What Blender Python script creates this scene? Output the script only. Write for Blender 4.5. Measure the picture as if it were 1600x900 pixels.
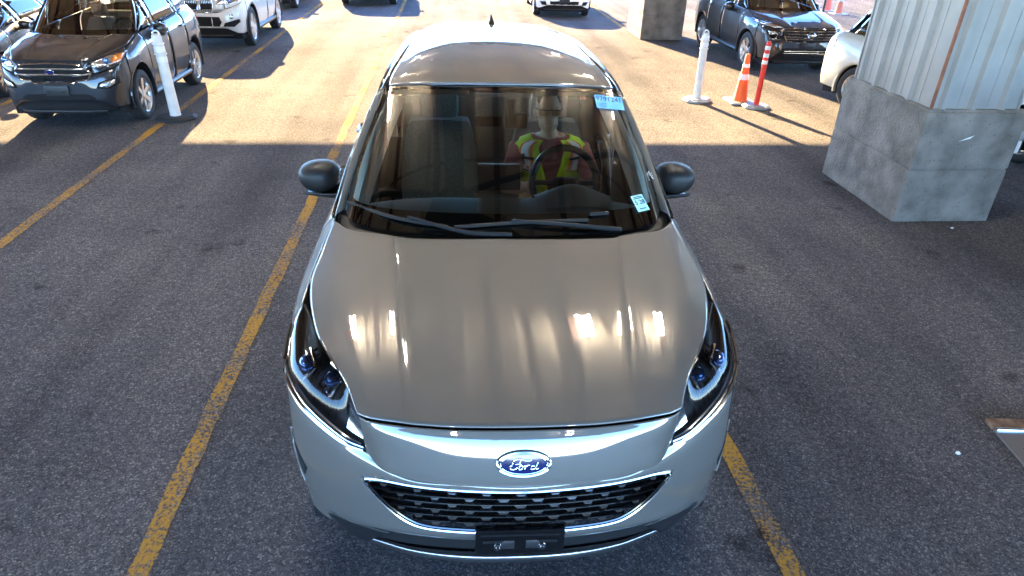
import bpy, bmesh, math, random
from mathutils import Vector, Matrix
from mathutils.bvhtree import BVHTree
random.seed(4)
scene = bpy.context.scene
for o in list(bpy.data.objects): bpy.data.objects.remove(o, do_unlink=True)
COL = scene.collection
R = math.radians

# ---------------------------------------------------------------- camera, sky, sun, exposure
cd = bpy.data.cameras.new('camera'); cam = bpy.data.objects.new('camera', cd); COL.objects.link(cam)
cd.sensor_width = 36; cd.lens = 1044.6 / 1600 * 36; cd.clip_start = .05; cd.clip_end = 500
TH, PS, RO, CH = .5142, .0982, .0321, 2.3592
Fw = Vector((math.sin(PS)*math.cos(TH), math.cos(PS)*math.cos(TH), -math.sin(TH)))
Rt0 = Vector((math.cos(PS), -math.sin(PS), 0)); Up0 = Rt0.cross(Fw)
Rt = math.cos(RO)*Rt0 + math.sin(RO)*Up0; Up = -math.sin(RO)*Rt0 + math.cos(RO)*Up0
M = Matrix((Rt, Up, -Fw)).transposed().to_4x4(); M.translation = (0, 0, CH)
cam.matrix_world = M; scene.camera = cam

SUN_EL = R(22); SUN_DIR = Vector((-.28, .96, 0)).normalized()
world = bpy.data.worlds.new('World'); scene.world = world; world.use_nodes = True
wn = world.node_tree; bg = wn.nodes['Background']
sky = wn.nodes.new('ShaderNodeTexSky'); sky.sky_type = 'NISHITA'; sky.sun_disc = False
sky.sun_elevation = SUN_EL; sky.sun_rotation = math.atan2(SUN_DIR.x, SUN_DIR.y)
wn.links.new(sky.outputs[0], bg.inputs[0]); sky.dust_density = 0.; sky.ozone_density = 6.; sky.altitude = 3000; bg.inputs[1].default_value = .08
sd = bpy.data.lights.new('sun', 'SUN'); sun = bpy.data.objects.new('sun', sd); COL.objects.link(sun)
sd.energy = 2.7; sd.angle = R(.5); sd.color = (1, .71, .36)
to_sun = SUN_DIR*math.cos(SUN_EL) + Vector((0, 0, math.sin(SUN_EL)))
sun.rotation_euler = to_sun.to_track_quat('Z', 'Y').to_euler(); sun.location = (-8, 30, 14)
scene.view_settings.view_transform = 'Standard'; scene.view_settings.look = 'None'
scene.view_settings.gamma = 1; scene.view_settings.use_curve_mapping = False
scene.view_settings.exposure = 4.55
scene.render.engine = 'CYCLES'
scene.cycles.max_bounces = 8; scene.cycles.transparent_max_bounces = 12

# ---------------------------------------------------------------- materials
MATS = {}
def mat(name, col=(.5,.5,.5), rough=.5, metal=0, coat=0, coat_rough=.03, emit=None, estr=0, spec=.5, trans=0):
    if name in MATS: return MATS[name]
    m = bpy.data.materials.new(name); m.use_nodes = True; MATS[name] = m
    b = m.node_tree.nodes['Principled BSDF']
    b.inputs['Base Color'].default_value = (*col, 1); b.inputs['Roughness'].default_value = rough
    b.inputs['Metallic'].default_value = metal; b.inputs['Coat Weight'].default_value = coat
    b.inputs['Coat Roughness'].default_value = coat_rough; b.inputs['Specular IOR Level'].default_value = spec
    if emit: b.inputs['Emission Color'].default_value = (*emit, 1); b.inputs['Emission Strength'].default_value = estr
    return m
def nodes(m): return m.node_tree.nodes, m.node_tree.links, m.node_tree.nodes['Principled BSDF']
def nnew(ns, t, **kw):
    n = ns.new(t)
    for k, v in kw.items():
        if k in n.inputs: n.inputs[k].default_value = v
        else: setattr(n, k, v)
    return n
def ramp(ns, stops):
    r = ns.new('ShaderNodeValToRGB'); e = r.color_ramp.elements
    while len(e) < len(stops): e.new(.5)
    for x, (p, c) in zip(e, stops): x.position = p; x.color = (*c, 1) if len(c) == 3 else c
    return r
def noise_var(m, c1, c2, scale, detail=6, lo=.35, hi=.65, bump=0, bscale=None, rough=None):
    ns, ln, b = nodes(m); tc = ns.new('ShaderNodeTexCoord')
    n = nnew(ns, 'ShaderNodeTexNoise', Scale=scale, Detail=detail); ln.new(tc.outputs['Object'], n.inputs['Vector'])
    r = ramp(ns, [(lo, c1), (hi, c2)]); ln.new(n.outputs[0], r.inputs[0]); ln.new(r.outputs[0], b.inputs['Base Color'])
    if bump:
        n2 = nnew(ns, 'ShaderNodeTexNoise', Scale=bscale or scale*4, Detail=5); ln.new(tc.outputs['Object'], n2.inputs['Vector'])
        bp = nnew(ns, 'ShaderNodeBump', Strength=bump, Distance=.02); ln.new(n2.outputs[0], bp.inputs['Height']); ln.new(bp.outputs[0], b.inputs['Normal'])
    return m
def asphalt_color(ns, ln, vec):
    """speckled aggregate colour + height"""
    vo = nnew(ns, 'ShaderNodeTexVoronoi', Scale=135.); ln.new(vec, vo.inputs['Vector'])
    fine = nnew(ns, 'ShaderNodeTexNoise', Scale=240., Detail=3, Roughness=.7); ln.new(vec, fine.inputs['Vector'])
    mid = nnew(ns, 'ShaderNodeTexNoise', Scale=28., Detail=5, Roughness=.7); ln.new(vec, mid.inputs['Vector'])
    big = nnew(ns, 'ShaderNodeTexNoise', Scale=.55, Detail=6, Roughness=.6); ln.new(vec, big.inputs['Vector'])
    sep = ns.new('ShaderNodeSeparateColor'); ln.new(vo.outputs['Color'], sep.inputs[0])
    c1 = ramp(ns, [(0, (.070,.068,.075)), (.45, (.105,.101,.109)), (.85, (.148,.142,.146)), (1, (.27,.255,.25))]); ln.new(sep.outputs[0], c1.inputs[0])
    c2 = ramp(ns, [(.34, (.45,.45,.46)), (.64, (1.5,1.48,1.45))]); ln.new(fine.outputs[0], c2.inputs[0])
    m1 = nnew(ns, 'ShaderNodeMix', data_type='RGBA', blend_type='MULTIPLY'); m1.inputs[0].default_value = 1
    ln.new(c1.outputs[0], m1.inputs[6]); ln.new(c2.outputs[0], m1.inputs[7])
    c3 = ramp(ns, [(.3, (.72,.72,.74)), (.5, (1,1,1)), (.72, (1.4,1.34,1.26))]); ln.new(big.outputs[0], c3.inputs[0])
    m2 = nnew(ns, 'ShaderNodeMix', data_type='RGBA', blend_type='MULTIPLY'); m2.inputs[0].default_value = 1
    ln.new(m1.outputs[2], m2.inputs[6]); ln.new(c3.outputs[0], m2.inputs[7])
    c4 = ramp(ns, [(.35, (.75,.75,.75)), (.65, (1.2,1.2,1.2))]); ln.new(mid.outputs[0], c4.inputs[0])
    m3 = nnew(ns, 'ShaderNodeMix', data_type='RGBA', blend_type='MULTIPLY'); m3.inputs[0].default_value = 1
    ln.new(m2.outputs[2], m3.inputs[6]); ln.new(c4.outputs[0], m3.inputs[7])
    mp = nnew(ns, 'ShaderNodeMapping'); mp.inputs['Scale'].default_value = (1.5, .10, 1); ln.new(vec, mp.inputs[0])
    tr = nnew(ns, 'ShaderNodeTexNoise', Scale=1., Detail=4, Roughness=.55); ln.new(mp.outputs[0], tr.inputs['Vector'])
    c5 = ramp(ns, [(.35, (.72,.72,.73)), (.5, (1,1,1)), (.68, (1.25,1.22,1.18))]); ln.new(tr.outputs[0], c5.inputs[0])
    m4 = nnew(ns, 'ShaderNodeMix', data_type='RGBA', blend_type='MULTIPLY'); m4.inputs[0].default_value = 1; ln.new(m3.outputs[2], m4.inputs[6]); ln.new(c5.outputs[0], m4.inputs[7])
    oil = nnew(ns, 'ShaderNodeTexNoise', Scale=1.9, Detail=5, Roughness=.6); ln.new(vec, oil.inputs['Vector'])
    c6 = ramp(ns, [(.30, (.5,.49,.5)), (.37, (1,1,1)), (.70, (1,1,1)), (.78, (1.45,1.38,1.28))]); ln.new(oil.outputs[0], c6.inputs[0])
    m5 = nnew(ns, 'ShaderNodeMix', data_type='RGBA', blend_type='MULTIPLY'); m5.inputs[0].default_value = 1; ln.new(m4.outputs[2], m5.inputs[6]); ln.new(c6.outputs[0], m5.inputs[7]); m3 = m5
    ad = nnew(ns, 'ShaderNodeMath', operation='ADD'); ln.new(fine.outputs[0], ad.inputs[0]); ln.new(sep.outputs[0], ad.inputs[1])
    return m3.outputs[2], ad.outputs[0]
m = mat('asphalt', rough=1., spec=.04); ns, ln, b = nodes(m); tc = ns.new('ShaderNodeTexCoord')
c, h = asphalt_color(ns, ln, tc.outputs['Object'])
ln.new(c, b.inputs['Base Color']); bp = nnew(ns, 'ShaderNodeBump', Strength=.7, Distance=.006)
ln.new(h, bp.inputs['Height']); ln.new(bp.outputs[0], b.inputs['Normal'])
m = mat('yellow_paint', rough=.95, spec=.05); ns, ln, b = nodes(m); tc = ns.new('ShaderNodeTexCoord')
c, h = asphalt_color(ns, ln, tc.outputs['Object'])
wear = nnew(ns, 'ShaderNodeTexNoise', Scale=55., Detail=6, Roughness=.75); ln.new(tc.outputs['Object'], wear.inputs['Vector'])
wear2 = nnew(ns, 'ShaderNodeTexNoise', Scale=2.2, Detail=3); ln.new(tc.outputs['Object'], wear2.inputs['Vector'])
mm = nnew(ns, 'ShaderNodeMath', operation='MULTIPLY_ADD'); ln.new(wear2.outputs[0], mm.inputs[0]); mm.inputs[1].default_value = .5; ln.new(wear.outputs[0], mm.inputs[2])
wr = ramp(ns, [(.69, (0,0,0)), (.81, (1,1,1))]); ln.new(mm.outputs[0], wr.inputs[0])
mx = nnew(ns, 'ShaderNodeMix', data_type='RGBA'); ln.new(wr.outputs[0], mx.inputs[0]); mx.inputs[6].default_value = (.50,.265,.045,1); ln.new(c, mx.inputs[7])
ln.new(mx.outputs[2], b.inputs['Base Color']); bp = nnew(ns, 'ShaderNodeBump', Strength=.5, Distance=.005)
ln.new(h, bp.inputs['Height']); ln.new(bp.outputs[0], b.inputs['Normal'])

def paint(name, col, metal=.85, rough=.5):
    m = mat(name, col, rough, metal, coat=1, coat_rough=.015); m.node_tree.nodes['Principled BSDF'].inputs['Coat IOR'].default_value = 2.3 if name == 'silver_paint' else 1.5; ns, ln, b = nodes(m)
    tc = ns.new('ShaderNodeTexCoord'); n = nnew(ns, 'ShaderNodeTexNoise', Scale=2.5, Detail=6); ln.new(tc.outputs['Object'], n.inputs['Vector'])
    r = ramp(ns, [(.3, (rough-.05,)*3), (.7, (rough+.08,)*3)]); ln.new(n.outputs[0], r.inputs[0]); ln.new(r.outputs[0], b.inputs['Roughness'])
    return m
paint('silver_paint', (.165,.153,.138), .3, .5); paint('charcoal_paint', (.012,.014,.020), .4); paint('black_paint', (.008,.008,.010), .3)
paint('white_paint', (.72,.72,.71), 0, .35); paint('pale_silver_paint', (.55,.56,.54), .5); paint('champagne_paint', (.50,.52,.46), .3)
mat('chrome', (.85,.86,.88), .08, 1); mat('satin_metal', (.6,.61,.63), .28, 1); mat('rim_alloy', (.62,.62,.62), .3, .85, coat=.5)
mat('black_plastic', (.014,.014,.016), .42); mat('gloss_black', (.006,.006,.007), .08, coat=1); mat('rubber', (.018,.018,.019), .75)
mat('mirror_shell', (.012,.012,.013), .48); mat('dark_void', (.004,.004,.005), .9)
mat('dash_plastic', (.14,.145,.145), .6); mat('trim_grey', (.80,.82,.80), .8); noise_var(mat('seat_fabric', rough=.9), (.15,.16,.165), (.20,.21,.215), 60)
mat('navy_enamel', (.004,.012,.11), .15, coat=1); mat('lens_blue', (.08,.17,.42), .05, .6, coat=1); mat('amber', (.85,.22,.02), .25, coat=1)
mat('lamp_reflector', (.75,.77,.8), .16, .9); mat('red_lens', (.5,.01,.012), .2, coat=1)
mat('skin', (.60,.35,.24), .5); mat('hair', (.035,.028,.024), .7); noise_var(mat('maroon_cloth', rough=.9), (.30,.085,.10), (.38,.12,.135), 9)
mat('vest_lime', (.60,.90,.02), .7); mat('tape_silver', (.72,.75,.80), .35); mat('orange_cloth', (.85,.20,.03), .7)
mat('shirt_print', (.03,.03,.03), .6); mat('sticker_blue', (.10,.42,.85), .5); mat('sticker_teal', (.45,.85,.85), .5); mat('ink', (.01,.012,.03), .6); mat('ink_white', (.85,.85,.85), .6)
mat('sunglass', (.42,.22,.12), .3)
mat('tube_light', (1,1,1), emit=(1,.97,.88), estr=9.); mat('lamp_housing', (.7,.7,.68), .5)
noise_var(mat('concrete', rough=.9), (.15,.132,.115), (.27,.243,.213), 4.5, 10, .3, .7, bump=1.0, bscale=45)
ns, ln, b = nodes(MATS['concrete']); tc = ns.new('ShaderNodeTexCoord')
vo = nnew(ns, 'ShaderNodeTexVoronoi', Scale=22., Randomness=1.); ln.new(tc.outputs['Object'], vo.inputs['Vector'])
pr = ramp(ns, [(.08, (.22,.21,.20)), (.15, (1,1,1))]); ln.new(vo.outputs[0], pr.inputs[0])
mxx = nnew(ns, 'ShaderNodeMix', data_type='RGBA', blend_type='MULTIPLY'); mxx.inputs[0].default_value = .8
src = b.inputs['Base Color'].links[0].from_socket; ln.new(src, mxx.inputs[6]); ln.new(pr.outputs[0], mxx.inputs[7])
st_ = nnew(ns, 'ShaderNodeTexNoise', Scale=2.2, Detail=8, Roughness=.7); ln.new(tc.outputs['Object'], st_.inputs['Vector'])
sr = ramp(ns, [(.33, (.72,.70,.68)), (.5, (1,1,1)), (.7, (1.1,1.09,1.08))]); ln.new(st_.outputs[0], sr.inputs[0])
mx3 = nnew(ns, 'ShaderNodeMix', data_type='RGBA', blend_type='MULTIPLY'); mx3.inputs[0].default_value = 1; ln.new(mxx.outputs[2], mx3.inputs[6]); ln.new(sr.outputs[0], mx3.inputs[7]); ln.new(mx3.outputs[2], b.inputs['Base Color'])
noise_var(mat('clad_metal', rough=.42, metal=.0, coat=.15), (.24,.235,.225), (.31,.30,.285), 2.5, 8)
noise_var(mat('rust_trim', rough=.7), (.17,.05,.02), (.27,.09,.035), 14)
noise_var(mat('deck_metal', rough=.6), (.56,.44,.31), (.64,.52,.38), 1.2); noise_var(mat('purlin_paint', rough=.6), (.10,.04,.022), (.16,.07,.04), 4)
mat('beam_paint', (.035,.032,.03), .6)
noise_var(mat('white_post', rough=.55), (.62,.62,.60), (.75,.74,.70), 8); mat('cone_orange', (.85,.13,.02), .55); mat('post_red', (.80,.035,.015), .5); mat('reflective_white', (.8,.8,.8), .35)
mat('galv', (.42,.43,.44), .45, .7); noise_var(mat('rusty_steel', rough=.6, metal=.3), (.10,.045,.025), (.30,.20,.14), 12)
mat('plate_steel', (.42,.43,.46), .3, .8)
def glass(name, tint, refl=1.0):
    m = bpy.data.materials.new(name); m.use_nodes = True; MATS[name] = m; ns = m.node_tree.nodes; ln = m.node_tree.links
    ns.remove(ns['Principled BSDF']); out = ns['Material Output']
    t = ns.new('ShaderNodeBsdfTransparent'); t.inputs[0].default_value = (*tint, 1)
    g = ns.new('ShaderNodeBsdfGlossy'); g.inputs['Roughness'].default_value = .01
    f = ns.new('ShaderNodeFresnel'); f.inputs[0].default_value = 1.5
    mu = nnew(ns, 'ShaderNodeMath', operation='MULTIPLY'); ln.new(f.outputs[0], mu.inputs[0]); mu.inputs[1].default_value = refl; mu.use_clamp = True
    x = ns.new('ShaderNodeMixShader'); ln.new(mu.outputs[0], x.inputs[0]); ln.new(t.outputs[0], x.inputs[1]); ln.new(g.outputs[0], x.inputs[2])
    ln.new(x.outputs[0], out.inputs[0])
glass('windshield_glass', (.95,1.,.975), 3.4); glass('dark_glass', (.42,.45,.45), 1.5); glass('side_glass', (.75,.82,.80), 1.5); glass('clear_cover', (.95,.96,.97), 1.2)

# ---------------------------------------------------------------- mesh helpers
class MB:
    def __init__(s): s.v = []; s.f = []
    def add(s, vs, fs):
        o = len(s.v); s.v += [tuple(p) for p in vs]; s.f += [tuple(i+o for i in f) for f in fs]; return s
    def box(s, a, b, bev=0):
        x0, y0, z0 = a; x1, y1, z1 = b
        if not bev:
            return s.add([(x0,y0,z0),(x1,y0,z0),(x1,y1,z0),(x0,y1,z0),(x0,y0,z1),(x1,y0,z1),(x1,y1,z1),(x0,y1,z1)],
                         [(3,2,1,0),(4,5,6,7),(0,1,5,4),(1,2,6,5),(2,3,7,6),(3,0,4,7)])
        bm = bmesh.new(); bmesh.ops.create_cube(bm, size=1)
        for q in bm.verts: q.co = Vector(((x0+x1)/2+q.co.x*(x1-x0), (y0+y1)/2+q.co.y*(y1-y0), (z0+z1)/2+q.co.z*(z1-z0)))
        bmesh.ops.bevel(bm, geom=bm.edges[:], offset=bev, segments=2, affect='EDGES', profile=.6)
        bm.verts.ensure_lookup_table(); s.add([q.co[:] for q in bm.verts], [[q.index for q in f.verts] for f in bm.faces]); bm.free(); return s
    def grid(s, P, close=False, flip=False):
        nr, nc = len(P), len(P[0]); vs = [p for r in P for p in r]; fs = []
        for i in range(nr-1):
            for j in range(nc-(0 if close else 1)):
                a, b2, c2, d2 = i*nc+j, i*nc+(j+1) % nc, (i+1)*nc+(j+1) % nc, (i+1)*nc+j
                fs.append((d2,c2,b2,a) if flip else (a,b2,c2,d2))
        return s.add(vs, fs)
    def tube(s, path, r, n=8, caps=True, flat=1.0):
        path = [Vector(p) for p in path]; rings = []
        up = Vector((0,0,1))
        for i, p in enumerate(path):
            t = (path[min(i+1, len(path)-1)]-path[max(i-1, 0)]).normalized()
            ref = up if abs(t.dot(up)) < .95 else Vector((1,0,0))
            a = t.cross(ref).normalized(); b2 = a.cross(t).normalized()
            rr = r[i] if isinstance(r, (list, tuple)) else r
            ra, rb = rr if isinstance(rr, (list, tuple)) else (rr, rr*flat)
            rings.append([p + a*math.cos(2*math.pi*k/n)*ra + b2*math.sin(2*math.pi*k/n)*rb for k in range(n)])
        o = len(s.v); s.grid(rings, close=True)
        if caps:
            s.f.append(tuple(o+k for k in range(n))); q = o+(len(path)-1)*n; s.f.append(tuple(q+k for k in reversed(range(n))))
        return s
    def lathe(s, prof, n=24, axis='Z', c=(0,0,0)):
        rings = []
        for r, h in prof:
            ring = []
            for k in range(n):
                a = 2*math.pi*k/n; x, y = r*math.cos(a), r*math.sin(a)
                q = (x, y, h) if axis == 'Z' else ((h, x, y) if axis == 'X' else (x, h, y))
                ring.append((q[0]+c[0], q[1]+c[1], q[2]+c[2]))
            rings.append(ring)
        return s.grid(rings, close=True)
    def sphere(s, c, r, nu=14, nv=10):
        rx, ry, rz = r if isinstance(r, (tuple, list)) else (r, r, r)
        rings = [[(c[0]+rx*math.sin(math.pi*i/nv)*math.cos(2*math.pi*k/nu), c[1]+ry*math.sin(math.pi*i/nv)*math.sin(2*math.pi*k/nu), c[2]-rz*math.cos(math.pi*i/nv)) for k in range(nu)] for i in range(nv+1)]
        return s.grid(rings, close=True)
    def prism(s, poly, d0, d1, f):
        """poly 2-D, extruded between d0 and d1; f(a,b,d) -> 3-D"""
        n = len(poly); vs = [f(a, b2, d0) for a, b2 in poly]+[f(a, b2, d1) for a, b2 in poly]
        fs = [tuple(range(n)), tuple(reversed(range(n, 2*n)))]+[(i, i+n, (i+1) % n+n, (i+1) % n) for i in range(n)]
        return s.add(vs, fs)
    def mesh(s, name, m, smooth=True, fix=True):
        me = bpy.data.meshes.new(name); me.from_pydata([tuple(p) for p in s.v], [], s.f); me.validate()
        if fix:
            bm = bmesh.new(); bm.from_mesh(me); bmesh.ops.remove_doubles(bm, verts=bm.verts, dist=1e-5)
            bmesh.ops.recalc_face_normals(bm, faces=bm.faces); bm.to_mesh(me); bm.free()
        if m: me.materials.append(MATS[m] if isinstance(m, str) else m)
        if smooth:
            for p in me.polygons: p.use_smooth = True
            try: me.set_sharp_from_angle(angle=R(38))
            except Exception: pass
        return me
    def obj(s, name, m, parent=None, smooth=True, thick=0, fix=True):
        return link(name, s.mesh(name, m, smooth, fix), parent, thick)
def link(name, me, parent=None, thick=0):
    o = bpy.data.objects.new(name, me); COL.objects.link(o); o.parent = parent
    if thick:
        q = o.modifiers.new('thickness', 'SOLIDIFY'); q.thickness = thick; q.offset = -1
    return o
def tag(o, label, cat, group=None):
    o['label'] = label; o['category'] = cat
    if group: o['group'] = group
    return o
def empty(name, loc=(0,0,0), rz=0):
    o = bpy.data.objects.new(name, None); COL.objects.link(o); o.location = loc; o.rotation_euler = (0,0,rz); o.empty_display_size = .2; return o
def copy_tree(o, parent=None):
    c = o.copy(); COL.objects.link(c); c.parent = parent
    for ch in list(o.children): copy_tree(ch, c)
    return c
def struct(o): o['kind'] = 'structure'; return o
def cr(pts, n):
    """Catmull-Rom through pts, n samples"""
    P = [Vector(p) for p in pts]; P = [P[0]*2-P[1]]+P+[P[-1]*2-P[-2]]; out = []; seg = len(pts)-1
    for i in range(n):
        x = i/(n-1)*seg; k = min(int(x), seg-1); t = x-k; a, b2, c2, d2 = P[k:k+4]
        out.append(.5*((2*b2)+(c2-a)*t+(2*a-5*b2+4*c2-d2)*t*t+(3*b2-a-3*c2+d2)*t**3))
    return out
def patch(rows, nr, nc, mirror=False):
    if mirror: rows = [[(-p[0], p[1], p[2]) for p in reversed(r[1:])]+list(r) for r in rows]
    H = [cr(r, nc) for r in rows]; V = [cr([H[i][j] for i in range(len(H))], nr) for j in range(nc)]
    return [[V[j][i] for j in range(nc)] for i in range(nr)]
def mir(P): return [[Vector((-p[0], p[1], p[2])) for p in r] for r in P]
def inside(x, y, poly):
    c = False; n = len(poly)
    for i in range(n):
        x1, y1 = poly[i]; x2, y2 = poly[i-1]
        if (y1 > y) != (y2 > y) and x < (x2-x1)*(y-y1)/(y2-y1)+x1: c = not c
    return c
def near_on(x, y, poly):
    best = None
    for i in range(len(poly)):
        a = Vector(poly[i-1]); d = Vector(poly[i])-a; q = Vector((x, y)); t = max(0, min(1, (q-a).dot(d)/max(d.length_squared, 1e-12))); r = a+d*t
        if best is None or (r-q).length < best[0]: best = ((r-q).length, r)
    return best[1]
def cut_hole(mb, poly, key):
    """drop faces whose centre lies in poly (in the 2-D key plane), snap the rim to poly"""
    i0, i1 = key; keep = []; dropped = set()
    for f in mb.f:
        x = sum(mb.v[k][i0] for k in f)/len(f); y = sum(mb.v[k][i1] for k in f)/len(f)
        if inside(x, y, poly): dropped.update(f)
        else: keep.append(f)
    rim = dropped & set(k for f in keep for k in f)
    for k in rim:
        q = list(mb.v[k]); r = near_on(q[i0], q[i1], poly); q[i0], q[i1] = r; mb.v[k] = tuple(q)
    used = sorted(set(k for f in keep for k in f)); mp = {k: i for i, k in enumerate(used)}
    mb.v = [mb.v[k] for k in used]; mb.f = [tuple(mp[k] for k in f) for f in keep]; return mb
def circ(cx, cy, r, n=40, ry=None): return [(cx+r*math.cos(2*math.pi*k/n), cy+(ry or r)*math.sin(2*math.pi*k/n)) for k in range(n)]
def text_mesh(s, size, m, name):
    cu = bpy.data.curves.new(name, 'FONT'); cu.body = s; cu.size = size; cu.align_x = 'CENTER'; cu.align_y = 'CENTER'; cu.extrude = .0004
    t = bpy.data.objects.new(name, cu); COL.objects.link(t); bpy.context.view_layer.update()
    me = bpy.data.meshes.new_from_object(t.evaluated_get(bpy.context.evaluated_depsgraph_get())); bpy.data.objects.remove(t, do_unlink=True)
    me.materials.clear(); me.materials.append(MATS[m]); return me

# ---------------------------------------------------------------- ground and markings
g = MB(); N = 6
g.grid([[(-60+120*j/N, -30+120*i/N, 0) for j in range(N+1)] for i in range(N+1)])
ground = struct(g.obj('ground', 'asphalt'))
def line(x, y0, y1, w=.092):
    n = 160; q = MB(); rnd = random.Random(int(x*100)+7)
    q.grid([[(x-w/2+rnd.uniform(-.008,.008), y0+(y1-y0)*i/n, .004), (x+w/2+rnd.uniform(-.008,.008), y0+(y1-y0)*i/n, .004)] for i in range(n+1)])
    return q.obj('painted_line', 'yellow_paint', ground)
line(-1.285, .2, 24.); line(1.375, .2, 24); line(-3.49, 2., 24); line(4.09, 16.6, 24); line(-5.75, 4, 24, .09)

# ---------------------------------------------------------------- canopy overhead (seen mirrored in paint and glass, casts the big shade)
HZ = 4.05; YE = 16.75; YB = -9.
can = empty('canopy_roof', (0, 5.5, HZ)); tag(can, 'tan corrugated metal canopy roof with rusty purlins over the lanes', 'roof')
def cpart(mb, name, m, parent=can):
    for i, q in enumerate(mb.v): mb.v[i] = (q[0], q[1]-5.5, q[2]-HZ)
    return mb.obj(name, m, parent, smooth=False)
q = MB(); xs = []; x = -17.
while x < 17: xs += [(x, 0), (x+.16, 0), (x+.2, .04), (x+.26, .04)]; x += .3
q.grid([[(a, YB, HZ+.10+d) for a, d in xs], [(a, YE, HZ+.10+d) for a, d in xs]]); q.box((-17, YB, HZ+.16), (17, YE, HZ+.2)); cpart(q, 'roof_deck', 'deck_metal')
cpart(MB().box((-17, YE+.003, HZ-.16), (17, YE+.06, HZ+.22)), 'added_edge_beam', 'purlin_paint'); cpart(MB().box((-17, YB-.06, HZ-.16), (17, YB-.003, HZ+.22)), 'added_edge_beam', 'purlin_paint')  # edge beams added; the far one straightens the canopy's shadow line
for k in range(-11, 12):
    xx = k*.78+.3; q = MB().box((xx-.03, YB+.05, HZ-.05), (xx+.03, YE-.05, HZ+.099)); cpart(q, 'purlin', 'purlin_paint')
for k in range(13):
    yy = YB+.6+k*1.9; q = MB().box((-16.8, yy-.025, HZ-.09), (16.8, yy+.025, HZ-.051)); cpart(q, 'cross_strip', 'purlin_paint')
for bx, ye in ((-4.4, YE-1.3), (-.2, YE-1.3), (4.2, YE-1.3), (8.4, YE-1.3)):
    q = MB(); q.box((bx-.11, YB+.1, HZ-.42), (bx+.11, ye, HZ-.40)); q.box((bx-.015, YB+.1, HZ-.40), (bx+.015, ye, HZ-.12)); q.box((bx-.11, YB+.1, HZ-.12), (bx+.11, ye, HZ-.092)); cpart(q, 'i_beam', 'beam_paint')
for bx in (-.2,):
    for by in (-1.5, 2.4, 6.3, 10.2, 14.1):
        for dx, dy in ((1,1),(1,-1),(-1,1),(-1,-1)):
            cpart(MB().tube([(bx+dx*.1, by+dy*.1, HZ-.3), (bx+dx*3.9, by+dy*1.7, HZ-.12)], .05, 6), 'brace', 'beam_paint')
        cpart(MB().lathe([(.0,-.02),(.28,-.02),(.28,.02),(0,.02)], 10, c=(bx, by, HZ-.45)), 'gusset', 'beam_paint')
def lamp(x, y, k):
    e = empty('tube_and_fill_lamp', (x, y, HZ-.16)); tag(e, 'twin fluorescent tube lamp under the canopy roof, in a set with lamps added to brighten the shade', 'lamp', 'fluorescent lamps under the canopy')
    MB().box((-.05, -.27, .03), (.05, .27, .07)).obj('housing', 'lamp_housing', e, False)
    for s in (-1, 1): MB().tube([(s*.07, -.25, 0), (s*.07, .25, 0)], .018, 8).obj('tube', 'tube_light', e)
for k, (x, y) in enumerate([(-1.75, 4.3), (-.8, 4.3), (1.2, 4.3), (2.5, 4.3), (-1.3, 9.4), (2.4, 9.4), (-5.2, 4.3), (-5.2, 9.4), (7.6, 9.4), (-5.2, -1.), (7.5, -1.), (-1.3, 14.), (2.4, 14.), (-9., 4.3), (9.4, 4.3), (-1.6, -6.), (2., -6.)]): lamp(x, y, k)  # leading entries follow reflections; the rest are added to brighten the shade

# ---------------------------------------------------------------- pillars
def pillar(x0, y0, x1, y1, hc, label):
    e = empty('pillar', ((x0+x1)/2, (y0+y1)/2, 0)); tag(e, label, 'pillar'); ox, oy = e.location.x, e.location.y
    hh = hc/2
    for k in range(2):
        q = MB(); q.box((x0-ox, y0-oy, k*hh+(.006 if k else 0)), (x1-ox, y1-oy, (k+1)*hh-(.006 if not k else 0)), .014); q.obj('concrete_block', 'concrete', e, False)
    MB().box((x0-ox+.012, y0-oy+.012, hh-.02), (x1-ox-.012, y1-oy-.012, hh+.02)).obj('joint', 'concrete', e, False)
    MB().box((x0-ox+.02, y0-oy+.02, hc-.01), (x1-ox-.02, y1-oy-.02, hc+.022), .008).obj('cap_ledge', 'concrete', e, False)
    ins = .055; a0, b0, a1, b1 = x0-ox+ins, y0-oy+ins, x1-ox-ins-.03, y1-oy-ins
    zt = HZ-.44
    def prof(L):
        p = [(0, 0)]; t = .05; pitch = .265
        while t+.1 < L:
            p += [(t, 0), (t+.022, .03), (t+.06, .03), (t+.082, 0)]
            if t+.18 < L: p += [(t+.170, 0), (t+.172, .004), (t+.176, .004), (t+.178, 0)]
            t += pitch
        return p+[(L, 0)]
    for side in range(4):
        L = (a1-a0) if side in (0, 2) else (b1-b0); P = prof(L); rows = []
        for z in (hc+.02, zt):
            if side == 0: rows.append([(a0+s, b0-d, z) for s, d in P])
            if side == 1: rows.append([(a0-d, b1-s, z) for s, d in P])
            if side == 2: rows.append([(a1-s, b1+d, z) for s, d in P])
            if side == 3: rows.append([(a1+d, b0+s, z) for s, d in P])
        MB().grid(rows).obj('cladding_panel', 'clad_metal', e, False)
    for cx, cy, m in ((a0, b0, 'rust_trim'), (a1, b0, 'clad_metal'), (a0, b1, 'clad_metal'), (a1, b1, 'clad_metal')):
        MB().box((cx-.010, cy-.010, hc+.021), (cx+.010, cy+.010, zt-.002)).obj('corner_trim', m, e, False)
    return e
pn = pillar(3.945, 5.25, 4.86, 6.56, .99, 'corrugated metal clad pillar on a concrete base beside the shaded lane')
MB().add([(-.10,-.658,.745),(.0,-.658,.772),(.03,-.658,.80),(-.03,-.658,.778)], [(0,1,2,3)]).obj('paint_scrape', 'reflective_white', pn, False)
pillar(4.08, 14.95, 5.0, 16.2, .99, 'sunlit concrete pillar base beyond the white delineator post')

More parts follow.
